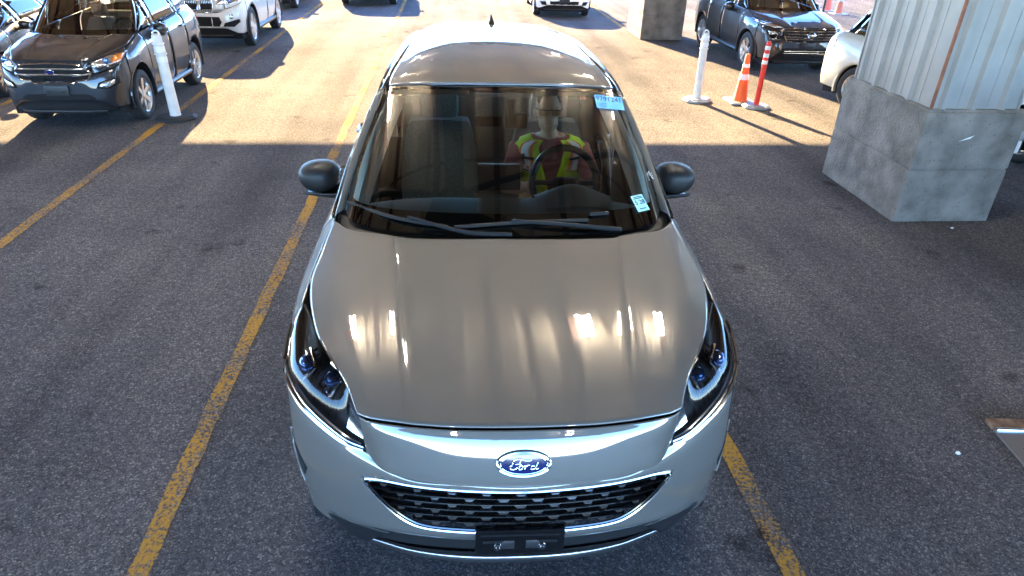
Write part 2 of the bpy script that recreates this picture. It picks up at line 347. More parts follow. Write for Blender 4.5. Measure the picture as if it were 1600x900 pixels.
# ---------------------------------------------------------------- delineators and cones
def hexbase(e, r, h, m='rubber', ry=None):
    n = 8; q = MB(); ry = ry or r
    rings = [[(rr*math.cos(2*math.pi*(k+.5)/n)*r, rr*math.sin(2*math.pi*(k+.5)/n)*ry, z) for k in range(n)] for rr, z in ((0,.003),(1,.003),(1,h*.5),(.85,h),(0,h))]
    q.grid(rings, close=True); return q.obj('base', m, e, False)
def delineator(x, y, h, r, label, base_m, post_m, bands, lean=(0,0), handle=False, br=.22):
    e = empty('delineator_post', (x, y, 0)); tag(e, label, 'bollard'); hexbase(e, br, .05, base_m, br*.8)
    e.rotation_euler = (0, 0, .2)
    top = [(r*1.05, .05), (r, .09), (r*.93, h*.74), (r*1.12, h*.745), (r*1.12, h*.76), (r*.9, h*.765), (r*.9, h*.85), (r*1.08, h*.855), (r*1.08, h*.87), (r*.85, h*.875), (r*.85, h*.95), (r*.5, h*.965), (0, h*.966)]
    p = MB().lathe(top, 16)
    p.v = [(a+lean[0]*c2, b2+lean[1]*c2, c2) for a, b2, c2 in p.v]; p.obj('post', post_m, e)
    for z0, z1 in bands:
        q = MB().lathe([(r*.97, z0), (r*.99, z0+.004), (r*.985, z1-.004), (r*.96, z1)], 16)
        q.v = [(a+lean[0]*c2, b2+lean[1]*c2, c2) for a, b2, c2 in q.v]; q.obj('reflective_band', 'reflective_white', e)
    if handle:
        pts = [(.05*math.cos(t)*.8+lean[0]*h, lean[1]*h, h*.95+.05*math.sin(t)) for t in [math.pi*k/8 for k in range(9)]]
        MB().tube(pts, .011, 6).obj('handle_loop', post_m, e)
    return e
delineator(-3.385, 8.52, 1.03, .062, 'white delineator post on a black base beside the charcoal SUV', 'rubber', 'white_post', [(.68,.74),(.79,.86)], (-.025, 0), True, .25)
delineator(3.575, 9.62, .98, .055, 'white delineator post with a pale base on sunlit asphalt', 'galv', 'white_post', [(.76,.82),(.86,.91)], (-.02, 0), True, .22)
e = empty('delineator_post', (4.33, 9.27, 0)); tag(e, 'slim red delineator post with white bands beside the orange cone', 'bollard'); hexbase(e, .2, .045, 'galv', .16)
MB().lathe([(.036,.04),(.034,.86),(.026,.90),(0,.905)], 14).obj('post', 'post_red', e)
for z in (.60, .69, .79): MB().lathe([(.0345, z), (.0365, z+.002), (.0362, z+.05), (.034, z+.052)], 14).obj('reflective_band', 'reflective_white', e)
def cone(x, y, s, label, group=None):
    e = empty('traffic_cone', (x, y, 0)); tag(e, label, 'cone', group); e.scale = (s, s, s)
    MB().box((-.19,-.19,.002), (.19,.19,.035), .012).obj('base', 'galv' if s > .9 else 'cone_orange', e)
    MB().lathe([(.115,.034),(.10,.06),(.03,.66),(.024,.68),(0,.68)], 20).obj('cone_body', 'cone_orange', e)
    for z0, z1 in ((.33,.41),(.50,.55)):
        rr = lambda z: .10+(z-.06)/.6*(-.07)
        MB().lathe([(rr(z0), z0), (rr(z0)+.003, z0+.003), (rr(z1)+.003, z1-.003), (rr(z1), z1)], 20).obj('reflective_band', 'reflective_white', e)
cone(4.2, 9.56, 1, 'orange traffic cone beside the slim red delineator post')
cone(11.2, 20.6, 1.05, 'orange cone beyond the chain link fence, farther of two', None); cone(11.18, 19.9, 1.05, 'orange cone beyond the chain link fence, nearer of two', None)

# ---------------------------------------------------------------- chain link fence (top right)
fe = empty('chain_link_fence', (9.7, 16, 0)); tag(fe, 'chain link wire fence with dark posts behind the black SUV', 'fence')
A = Vector((9.0, 9.0)); B = Vector((10.6, 24.5)); Ld = (B-A).length; dd = (B-A)/Ld
q = MB(); st = .075; n = int(Ld/st)
def fp(s, z): c2 = A+dd*s; return (c2.x-9.7, c2.y-16, z)
for k in range(-26, n):
    s0 = k*st
    for sg in (1, -1):
        a0, a1 = (s0, s0+1.9) if sg > 0 else (s0+1.9, s0); z0, z1 = .05, 1.95
        pa, pb = fp(a0, z0), fp(a1, z1); off = .003*sg
        q.add([(pa[0]+off-.003, pa[1], pa[2]), (pa[0]+off+.003, pa[1], pa[2]), (pb[0]+off+.003, pb[1], pb[2]), (pb[0]+off-.003, pb[1], pb[2]), (pa[0]+off, pa[1]+.005, pa[2]), (pb[0]+off, pb[1]+.005, pb[2])], [(0,1,2,3),(1,4,5,2),(4,0,3,5)])
o = q.obj('wire_mesh', 'galv', fe, False, fix=False); o['kind'] = 'stuff'
for k in range(6): MB().tube([fp(k*3.0+.6, 0), fp(k*3.0+.6, 2.05)], .035, 8).obj('post', 'beam_paint', fe)
MB().tube([fp(0, 2.0), fp(Ld, 2.0)], .022, 6).obj('top_rail', 'beam_paint', fe)

# ---------------------------------------------------------------- cars
HOOD = [
 [(0,.062,.905),(.21,.068,.905),(.345,.084,.905),(.40,.094,.906),(.50,.122,.902),(.545,.147,.899)],
 [(0,.27,.955),(.22,.27,.955),(.36,.275,.955),(.415,.275,.962),(.53,.28,.952),(.607,.285,.932)],
 [(0,.55,1.010),(.25,.55,1.010),(.40,.55,1.010),(.455,.55,1.020),(.62,.55,1.003),(.742,.53,.968)],
 [(0,.84,1.050),(.26,.84,1.050),(.435,.84,1.052),(.49,.84,1.063),(.70,.84,1.043),(.822,.83,1.002)],
 [(0,1.03,1.071),(.27,1.03,1.071),(.46,1.03,1.074),(.515,1.04,1.086),(.71,1.07,1.072),(.815,1.07,1.043)],
 [(0,1.112,1.08),(.27,1.110,1.08),(.47,1.112,1.084),(.525,1.122,1.094),(.70,1.185,1.088),(.800,1.31,1.082)]]
FASCIA = [
 [(0,.055,.897),(.21,.061,.897),(.39,.084,.897),(.50,.114,.894),(.538,.140,.891)],
 [(0,.034,.862),(.21,.041,.862),(.385,.065,.862),(.49,.098,.863),(.534,.134,.855)],
 [(0,.008,.80),(.21,.016,.80),(.37,.042,.803),(.475,.080,.808),(.530,.132,.80)],
 [(0,-.014,.728),(.23,-.003,.731),(.37,.024,.737),(.465,.060,.742),(.527,.136,.752)],
 [(0,-.010,.712),(.23,.001,.715),(.37,.029,.722),(.465,.066,.728),(.528,.140,.742)],
 [(0,.050,.668),(.23,.056,.671),(.37,.080,.676),(.47,.110,.685),(.53,.155,.715)]]
BUMP = [
 [(0,.052,.666),(.2,.055,.668),(.38,.082,.673),(.528,.147,.730),(.65,.207,.752),(.785,.335,.792),(.850,.45,.835),(.866,.60,.885)],
 [(0,.036,.645),(.2,.047,.648),(.38,.072,.652),(.53,.125,.680),(.66,.195,.70),(.79,.315,.725),(.856,.44,.75),(.880,.60,.78)],
 [(0,.033,.56),(.2,.041,.56),(.38,.063,.56),(.53,.106,.565),(.67,.18,.57),(.80,.30,.575),(.858,.43,.58),(.888,.60,.60)],
 [(0,.029,.47),(.2,.036,.47),(.38,.058,.47),(.53,.10,.465),(.66,.172,.462),(.780,.285,.46),(.838,.40,.46),(.875,.60,.47)],
 [(0,.024,.432),(.2,.032,.432),(.38,.057,.432),(.53,.100,.425),(.655,.172,.41),(.752,.262,.395),(.825,.375,.39),(.875,.60,.39)],
 [(0,.034,.405),(.2,.042,.405),(.38,.068,.406),(.53,.112,.398),(.645,.178,.352),(.735,.252,.315),(.812,.365,.30),(.862,.60,.30)]]
LIP = [
 [(0,.075,.290),(.2,.082,.290),(.38,.112,.289),(.52,.165,.285),(.63,.21,.285)],
 [(0,.058,.282),(.2,.066,.282),(.38,.098,.281),(.52,.152,.279),(.62,.195,.279)],
 [(0,.062,.252),(.2,.070,.252),(.38,.104,.252),(.52,.158,.255),(.61,.195,.26)],
 [(0,.11,.235),(.2,.12,.235),(.38,.15,.235),(.52,.20,.24),(.60,.23,.245)]]
HL_IN = [(.550,.152,.896),(.607,.285,.930),(.680,.405,.953),(.752,.545,.968),(.829,.719,.985)]
HL_OUT = [(.534,.147,.738),(.590,.165,.748),(.650,.207,.760),(.722,.269,.778),(.785,.335,.800),(.852,.443,.842),(.868,.546,.885),(.860,.65,.938),(.831,.722,.983)]
SU = [.60,.74,.95,1.19,1.33,1.6,2.2,3.0,3.6,4.0,4.3,4.45]
ST_V = [.876,.845,.832,.815,.803,.815,.83,.83,.81,.77,.71,.66]; ST_W = [.885,.965,1.012,1.055,1.080,1.088,1.11,1.14,1.17,1.185,1.17,1.12]
SM_V = [.886,.914,.935,.932,.925,.922,.925,.93,.938,.92,.87,.82]
WS = [
 [(0,1.165,1.070),(.3,1.175,1.074),(.55,1.205,1.082),(.70,1.275,1.088),(.762,1.40,1.095)],
 [(0,1.40,1.262),(.3,1.41,1.262),(.53,1.445,1.262),(.66,1.51,1.262),(.717,1.59,1.262)],
 [(0,1.64,1.437),(.3,1.65,1.435),(.50,1.68,1.430),(.61,1.725,1.424),(.655,1.775,1.418)],
 [(0,1.86,1.582),(.3,1.868,1.578),(.47,1.885,1.571),(.56,1.90,1.563),(.598,1.918,1.555)]]
ROOF = [
 [(0,1.872,1.594),(.3,1.879,1.590),(.48,1.898,1.580),(.578,1.925,1.565)],
 [(0,2.05,1.622),(.3,2.055,1.617),(.48,2.06,1.603),(.575,2.07,1.584)],
 [(0,2.4,1.648),(.3,2.4,1.642),(.46,2.4,1.626),(.553,2.4,1.604)],
 [(0,2.9,1.655),(.28,2.9,1.648),(.44,2.9,1.630),(.53,2.9,1.606)],
 [(0,3.4,1.642),(.28,3.4,1.634),(.42,3.4,1.616),(.51,3.4,1.592)],
 [(0,3.98,1.600),(.27,3.96,1.592),(.40,3.93,1.575),(.48,3.90,1.555)]]
RAIL_IN = [(.603,1.915,1.556),(.579,2.07,1.582),(.557,2.4,1.602),(.534,2.9,1.604),(.514,3.4,1.590),(.484,3.9,1.553)]
RAIL_OUT = [(.640,1.93,1.510),(.632,2.07,1.545),(.622,2.4,1.566),(.608,2.9,1.568),(.592,3.4,1.552),(.56,3.9,1.51)]
AP_IN = [(.766,1.40,1.096),(.720,1.592,1.263),(.659,1.776,1.419),(.603,1.915,1.556)]
AP_OUT = [(.803,1.335,1.082),(.765,1.605,1.245),(.702,1.80,1.40),(.640,1.93,1.510)]
BACK = [
 [(0,4.00,1.590),(.27,3.98,1.582),(.43,3.94,1.56),(.55,3.90,1.51)],
 [(0,4.10,1.545),(.3,4.08,1.54),(.48,4.05,1.52),(.58,3.98,1.48)],
 [(0,4.34,1.20),(.35,4.33,1.20),(.56,4.29,1.19),(.67,4.2,1.18)],
 [(0,4.50,1.08),(.35,4.48,1.08),(.6,4.43,1.08),(.70,4.33,1.1)],
 [(0,4.55,.75),(.4,4.54,.75),(.68,4.49,.75),(.79,4.45,.8)],
 [(0,4.58,.5),(.4,4.57,.5),(.70,4.50,.5),(.81,4.44,.55)],
 [(0,4.52,.28),(.4,4.50,.28),(.68,4.45,.28),(.79,4.40,.3)]]
WHEEL_U = (.93, 3.64); WHEEL_W = .355

def wheel_proto(style, r=.355):
    """returns (hub, tyre, rim) meshes about the origin; axle along X, outer face towards +X"""
    ty = MB().lathe([(r*.66,-.10),(r*.72,-.112),(r*.90,-.115),(r*.97,-.10),(r,-.075),(r*.985,-.052),(r*1.0,-.045),(r*1.0,-.012),(r*.98,-.008),(r*.98,.008),(r*1.0,.012),(r*1.0,.045),(r*.985,.052),(r,.075),(r*.97,.10),(r*.90,.115),(r*.72,.112),(r*.66,.10)], 40, 'X')
    rim = MB().lathe([(r*.66,-.10),(r*.60,-.05),(r*.60,.06),(r*.655,.105),(r*.675,.112),(r*.67,.099)], 40, 'X')
    n, tw, wd = style
    for k in range(n):
        for tws in ((0,) if not tw else (-tw, tw)):
            a = 2*math.pi*k/n+tws; a2 = a+(tws*.4 if tw else 0)
            ca, sa = math.cos(a2), math.sin(a2); c0, s0 = math.cos(2*math.pi*k/n), math.sin(2*math.pi*k/n)
            pin = Vector((.085, c0*r*.10, s0*r*.10)); pout = Vector((.10, ca*r*.65, sa*r*.65)); t = Vector((0, -sa, ca))
            wi, wo = r*wd*.8, r*wd
            vs = [pin-t*wi, pin+t*wi, pout+t*wo, pout-t*wo]; vs += [v2-Vector((.035,0,0)) for v2 in vs]
            rim.add(vs, [(0,1,2,3),(7,6,5,4),(0,4,5,1),(1,5,6,2),(2,6,7,3),(3,7,4,0)])
    rim.lathe([(r*.2,.05),(r*.2,.085),(r*.16,.098),(0,.1)], 16, 'X')
    hub = MB().lathe([(0,-.09),(r*.55,-.09),(r*.56,.015),(r*.3,.03),(0,.03)], 24, 'X')
    return hub.mesh('hub', 'dark_void'), ty.mesh('tyre', 'rubber'), rim.mesh('rim', 'rim_alloy', True)
WH = {}
def add_wheels(e, wf, style, scale=1.0):
    if style not in WH: WH[style] = wheel_proto(style)
    hub, ty, rim = WH[style]
    for u0 in WHEEL_U:
        for s in (-1, 1):
            c = wf(s*.782, u0, WHEEL_W); h = link('wheel', hub, e)
            h.location = (c[0], c[1], .355*scale-.003); h.scale = (scale*s, scale, scale)
            h.rotation_euler = (random.uniform(0, 1), 0, 0)
            link('tyre', ty, h); link('rim', rim, h)

def decal(bvh, poly, off, m, name, parent, cuts=3, mirror=False, thick=.0, uoff=None):
    """front-projected panel lying on the nose"""
    out = []
    for s in ((1, -1) if mirror else (1,)):
        bm = bmesh.new(); f = bm.faces.new([bm.verts.new((s*a, 0, b2)) for a, b2 in poly]); bmesh.ops.triangulate(bm, faces=[f])
        for k in range(cuts): bmesh.ops.subdivide_edges(bm, edges=[e2 for e2 in bm.edges if e2.calc_length() > .035], cuts=1); bmesh.ops.triangulate(bm, faces=bm.faces[:])
        for v2 in bm.verts:
            hit = bvh.ray_cast(Vector((v2.co.x, -1, v2.co.z)), Vector((0, 1, 0)))
            v2.co.y = (hit[0].y if hit[0] else .3)-off
        bmesh.ops.recalc_face_normals(bm, faces=bm.faces)
        if sum(f2.normal.y for f2 in bm.faces) > 0: bmesh.ops.reverse_faces(bm, faces=bm.faces[:])
        me = bpy.data.meshes.new(name); bm.to_mesh(me); bm.free(); me.materials.append(MATS[m])
        for p in me.polygons: p.use_smooth = True
        out.append(link(name, me, parent, thick or max(off*1.5, .004)))
    return out
def surf_u(bvh, v, w, default=.1):
    hit = bvh.ray_cast(Vector((v, -1, w)), Vector((0, 1, 0))); return hit[0].y if hit[0] else default
def on_nose(bvh, pts, off): return [(a, surf_u(bvh, a, b2)-off, b2) for a, b2 in pts]
def dense(pts, n): return [(p.x, p.y) for p in cr([(a, b2, 0) for a, b2 in pts], n)]

def build_car(name, label, loc, rz, paint_m, wf=lambda v, u, w: (v, u, w), main=False, wheel=(5, 0, .13), wscale=1.0, arch_m='black_plastic', group=None, cat='car', interior=True, lamps=True, size=1.0):
    e = empty(name, loc, rz); e.scale = size if isinstance(size, tuple) else (size,)*3; tag(e, label, cat, group)
    W = lambda P: [[Vector(wf(*p)) for p in r] for r in P]
    k = 1 if main else .5; nn = lambda x: max(5, int(x*k))
    allv = MB()
    def panel(P, nm, m, th=.004, flip=False):
        q = MB().grid(W(P), flip=flip); allv.grid(W(P)); return q.obj(nm, m, e, True, th)
    bump = patch(BUMP, nn(64), nn(180)+1, True); fas = patch(FASCIA, nn(36), nn(100)+1, True); hood = patch(HOOD, nn(60), nn(110)+1, True)
    panel(hood, 'hood', paint_m, .006); panel(fas, 'front_fascia', paint_m)
    if main:
        q = MB().grid(W(bump)); allv.grid(W(bump)); cut_hole(q, GRILLE, (0, 2)); q.obj('front_bumper', paint_m, e, True, .004)
    else: panel(bump, 'front_bumper', paint_m)
    lip = patch(LIP, nn(20), nn(80)+1, True); panel(lip, 'bumper_lip', 'satin_metal' if main else 'black_plastic')
    # recessed lower intake behind the lip
    panel(patch([[(p[0], p[1]+.05, .40) for p in BUMP[5][:6]], [(p[0], p[1]+.06, .27) for p in BUMP[5][:6]]], 6, 41, True), 'lower_intake', 'dark_void')
    hi, ho = cr(HL_IN, nn(60)), cr(HL_OUT, nn(60)); nrm = Vector((.62, -.55, .56))
    hl = [[a.lerp(b2, s/14)+nrm*(.022*math.sin(math.pi*s/14)*math.sin(math.pi*(i/(len(hi)-1))**.8)) for s in range(15)] for i, (a, b2) in enumerate(zip(hi, ho))]
    for P in (hl, mir(hl)):
        if not main: panel(P, 'fender_corner', paint_m)
    # sides with wheel arches
    rows = []
    fr = [1, .86, .62, .40, .18, 0]
    for t in fr:
        r = []
        for u, tv, tw, mv in zip(SU, ST_V, ST_W, SM_V):
            w = .30+(tw-.30)*t
            if t == 1: v = tv
            elif t == .86: v = tv+(mv-tv)*.72
            else: v = mv-(.0 if t >= .4 else (.012 if t > .1 else .05))
            r.append((v, u, w))
        rows.append(r)
    side = patch(rows, nn(50), nn(260)+1)
    cuts = [(.60, 1.40, 'front_fender'), (1.40, 2.42, 'front_door'), (2.42, 3.32, 'rear_door'), (3.32, 4.46, 'quarter_panel')]
    for sgn in (1, -1):
        for u0, u1, nm in cuts:
            P = []
            for r in side:
                c2 = [p for p in r if u0+.001 < p.y < u1-.001]; P.append(c2)
            nmin = min(len(c2) for c2 in P); P = [c2[:nmin] for c2 in P]
            q = MB().grid(P)
            for wu in WHEEL_U: cut_hole(q, circ(wu, WHEEL_W, .405, 64), (1, 2))
            q.v = [wf(sgn*p[0], p[1], p[2]) for p in q.v]; allv.add(q.v, q.f)
            d = q.obj(nm, paint_m, e, True, .006)
            if 'door' in nm:
                uh = u1-.16; MB().tube([wf(sgn*.918, uh-.1, .985), wf(sgn*.945, uh-.08, .985), wf(sgn*.945, uh+.07, .985), wf(sgn*.918, uh+.09, .985)], .013, 8).obj('door_handle', paint_m, d)
        for wu in WHEEL_U:
            a = [math.pi*(-.08+1.16*j/28) for j in range(29)]
            MB().grid([[wf(sgn*(vv-(.016 if main else 0)-.05*max(0, -math.cos(t) if wu < 2 else math.cos(t)*.5)), wu+rr*math.cos(t), WHEEL_W+rr*math.sin(t)) for t in a] for vv, rr in ((.875,.402),(.930,.402),(.937,.412),(.934,.432),(.915,.438))]).obj('arch_trim', arch_m if not main else paint_m, e, True)
            MB().grid([[wf(sgn*vv, wu+rr*math.cos(t), WHEEL_W+rr*math.sin(t)) for t in a] for vv, rr in ((.855 if main else .90,.404),(.6,.404),(.58,.2))]).obj('wheel_well', 'dark_void', e)
        MB().tube([wf(sgn*.885, 1.36, .29), wf(sgn*.89, 3.22, .29)], .045, 8).obj('sill', 'black_plastic', e)
        # pillars, rails and side glass
        ai, ao = cr(AP_IN, 16), cr(AP_OUT, 16)
        bul = Vector((.010*sgn, -.008, .008))
        MB().grid([[Vector(wf(sgn*p.x, p.y, p.z)) for p in ai], [Vector(wf(sgn*(p.x+q2.x)/2, (p.y+q2.y)/2, (p.z+q2.z)/2))+bul for p, q2 in zip(ai, ao)], [Vector(wf(sgn*p.x, p.y, p.z)) for p in ao]]).obj('a_pillar', paint_m, e, True, .006)
        ri, ro = cr(RAIL_IN, 30), cr(RAIL_OUT, 30)
        mid = [p.lerp(q2, .72)+Vector((.008, 0, .014)) for p, q2 in zip(ri, ro)]; mid0 = [p.lerp(q2, .66)+Vector((.004, 0, .010)) for p, q2 in zip(ri, ro)]
        MB().grid([[Vector(wf(sgn*p.x, p.y, p.z)) for p in r] for r in (ri, mid0)]).obj('roof_strip', 'gloss_black', e, True, .004)
        MB().grid([[Vector(wf(sgn*p.x, p.y, p.z)) for p in r] for r in (mid, ro)]).obj('roof_rail', paint_m, e, True, .004)
        belt = [(tv-.006, u, tw+.004) for u, tv, tw in zip(SU, ST_V, ST_W) if 1.3 < u < 4.25]
        topl = ao[:-1:3]+ro
        bl = cr(belt, 40); tl = [Vector(topl[0])]; full = [Vector(p) for p in ao]+[Vector(p) for p in ro[1:]]
        tl = []
        for p in bl:
            ut = 1.335+(p.y-bl[0].y)*(3.9-1.335)/(bl[-1].y-bl[0].y); k2 = 0
            while k2 < len(full)-2 and full[k2+1].y < ut: k2 += 1
            a_, b3 = full[k2], full[k2+1]; tl.append(a_.lerp(b3, max(0, min(1, (ut-a_.y)/max(1e-6, b3.y-a_.y)))))
        dk = 'side_glass' if main else 'dark_glass'
        for u0, u1, nm, mm in ((0, 13, 'side_window', 'side_glass'), (13, 15, 'b_pillar', 'gloss_black'), (15, 26, 'side_window', dk), (26, 28, 'c_pillar', 'gloss_black'), (28, 39, 'side_window', dk)):
            a, b2 = bl[u0:u1+1], tl[u0:u1+1]; lo = (lambda p, q2, s: p.lerp(q2, s)+Vector((.02*math.sin(math.pi*s), 0, 0)))
            MB().grid([[Vector(wf(sgn*x.x, x.y, x.z)) for x in [lo(p, q2, s) for p, q2 in zip(a, b2)]] for s in (0, .33, .66, 1)]).obj(nm, mm, e, True, .004)
    panel(patch(ROOF, nn(60), nn(70)+1, True), 'roof_panel', paint_m)
    ws = W(patch(WS, nn(40), nn(80)+1, True)); MB().grid(ws).obj('windshield', 'windshield_glass', e)
    # black ceramic border of the windshield
    nr, nc = len(ws), len(ws[0]); q = MB()
    for i in range(nr-1):
        for j in range(nc-1):
            t, s = (i+.5)/(nr-1), abs((j+.5)/(nc-1)*2-1)
            if t < .13 or t > .965 or s > .945 or (s > .885 and t < .26):
                q.add([ws[i][j]-Vector((0,0,.005)), ws[i][j+1]-Vector((0,0,.005)), ws[i+1][j+1]-Vector((0,0,.005)), ws[i+1][j]-Vector((0,0,.005))], [(0,1,2,3)])
    q.obj('windshield_border', 'gloss_black', e)
    cow = [[(p[0], p[1]+.01, p[2]-.045) for p in HOOD[5]], [(p[0], p[1]+.02, p[2]-.012) for p in WS[0]]+[(.79,1.42,1.085)]]
    panel(patch(cow, 4, 61, True), 'cowl', 'black_plastic')
    bk = patch(BACK, nn(56), nn(60)+1, True); nb = len(bk); i0, i1 = int(nb*.18), int(nb*.34)
    panel(bk[:i0+1], 'rear_spoiler', paint_m); MB().grid(W(bk[i0:i1+1])).obj('rear_window', 'side_glass' if main else 'dark_glass', e, True, .004); panel(bk[i1:], 'tailgate', paint_m)
    for s in (-1, 1):
        # fill between quarter panel / back and tail lamps
        MB().grid([[wf(s*p[0], p[1], p[2]) for p in r] for r in [[(.66,4.2,1.18),(.70,4.33,1.1),(.79,4.45,.8),(.81,4.44,.55),(.79,4.40,.3)], [(.735,4.2,1.17),(.71,4.32,1.16),(.66,4.45,1.1),(.83,4.44,.7),(.77,4.44,.3)]]]).obj('tail_corner', paint_m, e, True, .004)
        MB().grid([[wf(s*p[0], p[1], p[2]) for p in r] for r in [[(.5,4.50,1.06),(.72,4.40,1.06),(.84,4.28,1.06)], [(.5,4.53,.93),(.75,4.44,.93),(.875,4.28,.93)]]]).obj('tail_lamp', 'red_lens', e, True, .01)
    MB().box(wf(-.80, .35, .2), wf(.80, 4.35, .36)).obj('underbody', 'dark_void', e, False)
    MB().box(wf(-.6, .25, .36), wf(.6, 1.2, .84)).obj('engine_bay', 'dark_void', e, False)
    # door mirrors
    for s in (-1, 1):
        c = Vector((s*.985, 1.905, 1.075)); rings = []
        prof = [(-.085,.25),(-.078,.60),(-.05,.88),(-.01,1.0),(.045,1.0),(.06,.96)]
        for du, sc in prof:
            ring = []
            for t in range(28):
                a = 2*math.pi*t/28; ca, sa = math.cos(a), math.sin(a)
                x = (abs(ca)**.72)*math.copysign(1, ca)*.108*sc; z = (abs(sa)**.72)*math.copysign(1, sa)*.083*sc
                x *= 1-.16*(z/.083 < 0)*abs(z/.083); z *= 1.0-.25*max(0, s*x*s/.108*1.0) if True else 1
                ring.append(wf(c.x+s*x, c.y+du+.25*abs(x)*.5, c.z+z))
            rings.append(ring)
        q = MB().grid(rings, close=True); q.f.append(tuple(range(28))); mr = q.obj('door_mirror', 'mirror_shell' if main else paint_m, e)
        gl = MB(); gl.add([rings[-1][t] for t in range(28)], [tuple(range(28))]); gl.obj('mirror_glass', 'chrome', mr, False)
        MB().grid([[wf(*p) for p in r] for r in [[(s*.80,1.70,1.075),(s*.90,1.80,1.01),(s*1.06,1.84,1.005)], [(s*.80,1.74,1.05),(s*.90,1.82,.985),(s*1.05,1.86,.988)], [(s*.80,1.90,1.05),(s*.90,1.93,.985),(s*1.04,1.93,.99)], [(s*.80,1.92,1.08),(s*.90,1.95,1.01),(s*1.05,1.95,1.01)]]]).obj('mirror_arm', 'black_plastic', mr, True, .01)
    add_wheels(e, wf, wheel, wscale)
    if interior:
        ip = lambda mb, nm, m, par=e: (setattr(mb, 'v', [wf(*p) for p in mb.v]), mb.obj(nm, m, par))[1]
        ip(MB().grid(patch([[(0,1.24,1.02),(.4,1.27,1.02),(.68,1.36,1.02),(.74,1.45,1.0)], [(0,1.5,1.045),(.4,1.5,1.045),(.68,1.52,1.03),(.76,1.55,1.0)], [(0,1.72,1.03),(.4,1.72,1.03),(.68,1.72,1.0),(.78,1.72,.96)], [(0,1.78,.93),(.4,1.78,.93),(.68,1.78,.92),(.78,1.78,.90)], [(0,1.72,.6),(.4,1.72,.6),(.68,1.72,.6),(.78,1.72,.6)]], 20, 41, True)), 'dashboard', 'dash_plastic')
        ip(MB().box((-.78, 1.3, .34), (.78, 4.2, .40)), 'cabin_floor', 'dash_plastic')
        for s in (-1, 1):
            st = MB().box((s*.37-.26, 2.2, .42), (s*.37+.26, 2.72, .62), .05)
            st.v += []; st = ip(st, 'seat', 'seat_fabric')
            bm_ = MB(); rr = [[(s*.37+x*wd, 2.62+.32*t+.03*math.cos(x*2), .55+.55*t) for x in [-1+i/5 for i in range(11)]] for t, wd in ((0,.24),(.3,.255),(.7,.25),(.95,.21),(1,.19))]
            rr2 = [[(p[0], p[1]+.12, p[2]) for p in reversed(r)] for r in rr]
            bm_.grid([a+b2 for a, b2 in zip(rr, rr2)], close=True); bm_.f.append(tuple(range(4*22, 5*22))); ip(bm_, 'seat_back', 'seat_fabric', st)
            ip(MB().box((s*.37-.13, 2.91, 1.12), (s*.37+.13, 3.01, 1.30), .045), 'headrest', 'seat_fabric', st)
        ip(MB().box((-.68, 3.45, .45), (.68, 3.6, 1.15), .06), 'rear_seat', 'seat_fabric')
        ring = [(.37+.185*math.cos(t), 1.99+.09*math.sin(t)*.9, 1.02+.175*math.sin(t)) for t in [2*math.pi*i/40 for i in range(41)]]
        sw = ip(MB().tube(ring, .021, 8, False), 'steering_wheel', 'black_plastic')
        ip(MB().box((.30, 1.94, .97), (.44, 1.98, 1.06), .015).tube([(.20,1.985,1.02),(.54,1.985,1.02)], .016, 6).tube([(.37,1.98,1.0),(.37,1.92,.87)], .016, 6).tube([(.37,1.95,1.0),(.37,1.7,.9)], .03, 8), 'wheel_hub', 'black_plastic', sw)
    return e, BVHTree.FromPolygons([Vector(p) for p in allv.v], allv.f), W(hl)

GRILLE = dense([(0,.641),(.2,.643),(.36,.648),(.46,.650),(.515,.643),(.542,.628),(.515,.592),(.46,.535),(.395,.485),(.33,.463),(.2,.455),(0,.452)], 60)
GRILLE = GRILLE[:-1]+[(-a, b2) for a, b2 in reversed(GRILLE[1:])]+[]
CX, CY, CYAW = .214, 1.588, .024
car, bvh, HLP = build_car('silver_suv', 'silver SUV with a driver inside, parked nose first under the canopy', (CX, CY, 0), -CYAW, 'silver_paint', main=True, wheel=(5, .22, .075))

# --- grille
gr = decal(bvh, [(a*.99, .548+(b2-.548)*.985) for a, b2 in GRILLE[::2]], -.045, 'dark_void', 'grille', car, 3, thick=.004)[0]
for sc, r, m in ((1.0, .0045, 'chrome'), (.975, .005, 'gloss_black')):
    pts = on_nose(bvh, [(a*sc, .548+(b2-.548)*(sc if sc == 1 else .93)) for a, b2 in GRILLE], .002 if sc == 1 else -.004)
    MB().tube(pts+[pts[0], pts[1]], r, 6, False).obj('grille_surround', m, gr)
fac = MB().add([(-.036,.012,.0),(.036,.012,.0),(.012,-.006,-.013),(-.012,-.006,-.013),(-.030,.03,-.004),(.030,.03,-.004),(.01,.02,-.016),(-.01,.02,-.016)], [(0,3,2,1),(4,5,6,7),(0,1,5,4),(1,2,6,5),(2,3,7,6),(3,0,4,7)]).mesh('grille_facet', 'satin_metal', False)
for r in range(7):
    w = .632-r*.0285
    xs = [x for x in [i*.004 for i in range(-140, 141)] if inside(x, w-.004, [(a*.97, .548+(b2-.548)*.95) for a, b2 in GRILLE])]
    if not xs: continue
    a, b2 = min(xs), max(xs); n = max(6, int((b2-a)/.04)); pts = [(a+(b2-a)*i/n, w) for i in range(n+1)]
    MB().tube(on_nose(bvh, pts, -.016), [(.013, .0045)]*(n+1), 6).obj('grille_slat', 'gloss_black', gr)
    k = -6
    for k in range(-6, 7):
        x = (k+(.5 if r % 2 else 0))*.118
        if a+.02 < x < b2-.02:
            u = surf_u(bvh, x, w); o = link('grille_facet', fac, gr); o.location = (x, u+.006, w+.002)
            du = surf_u(bvh, x+.02, w)-surf_u(bvh, x-.02, w); o.rotation_euler = (0, 0, math.atan2(du, .04))
            o.scale = (1-.45*abs(x)/.55, 1, 1-.2*abs(x)/.55)
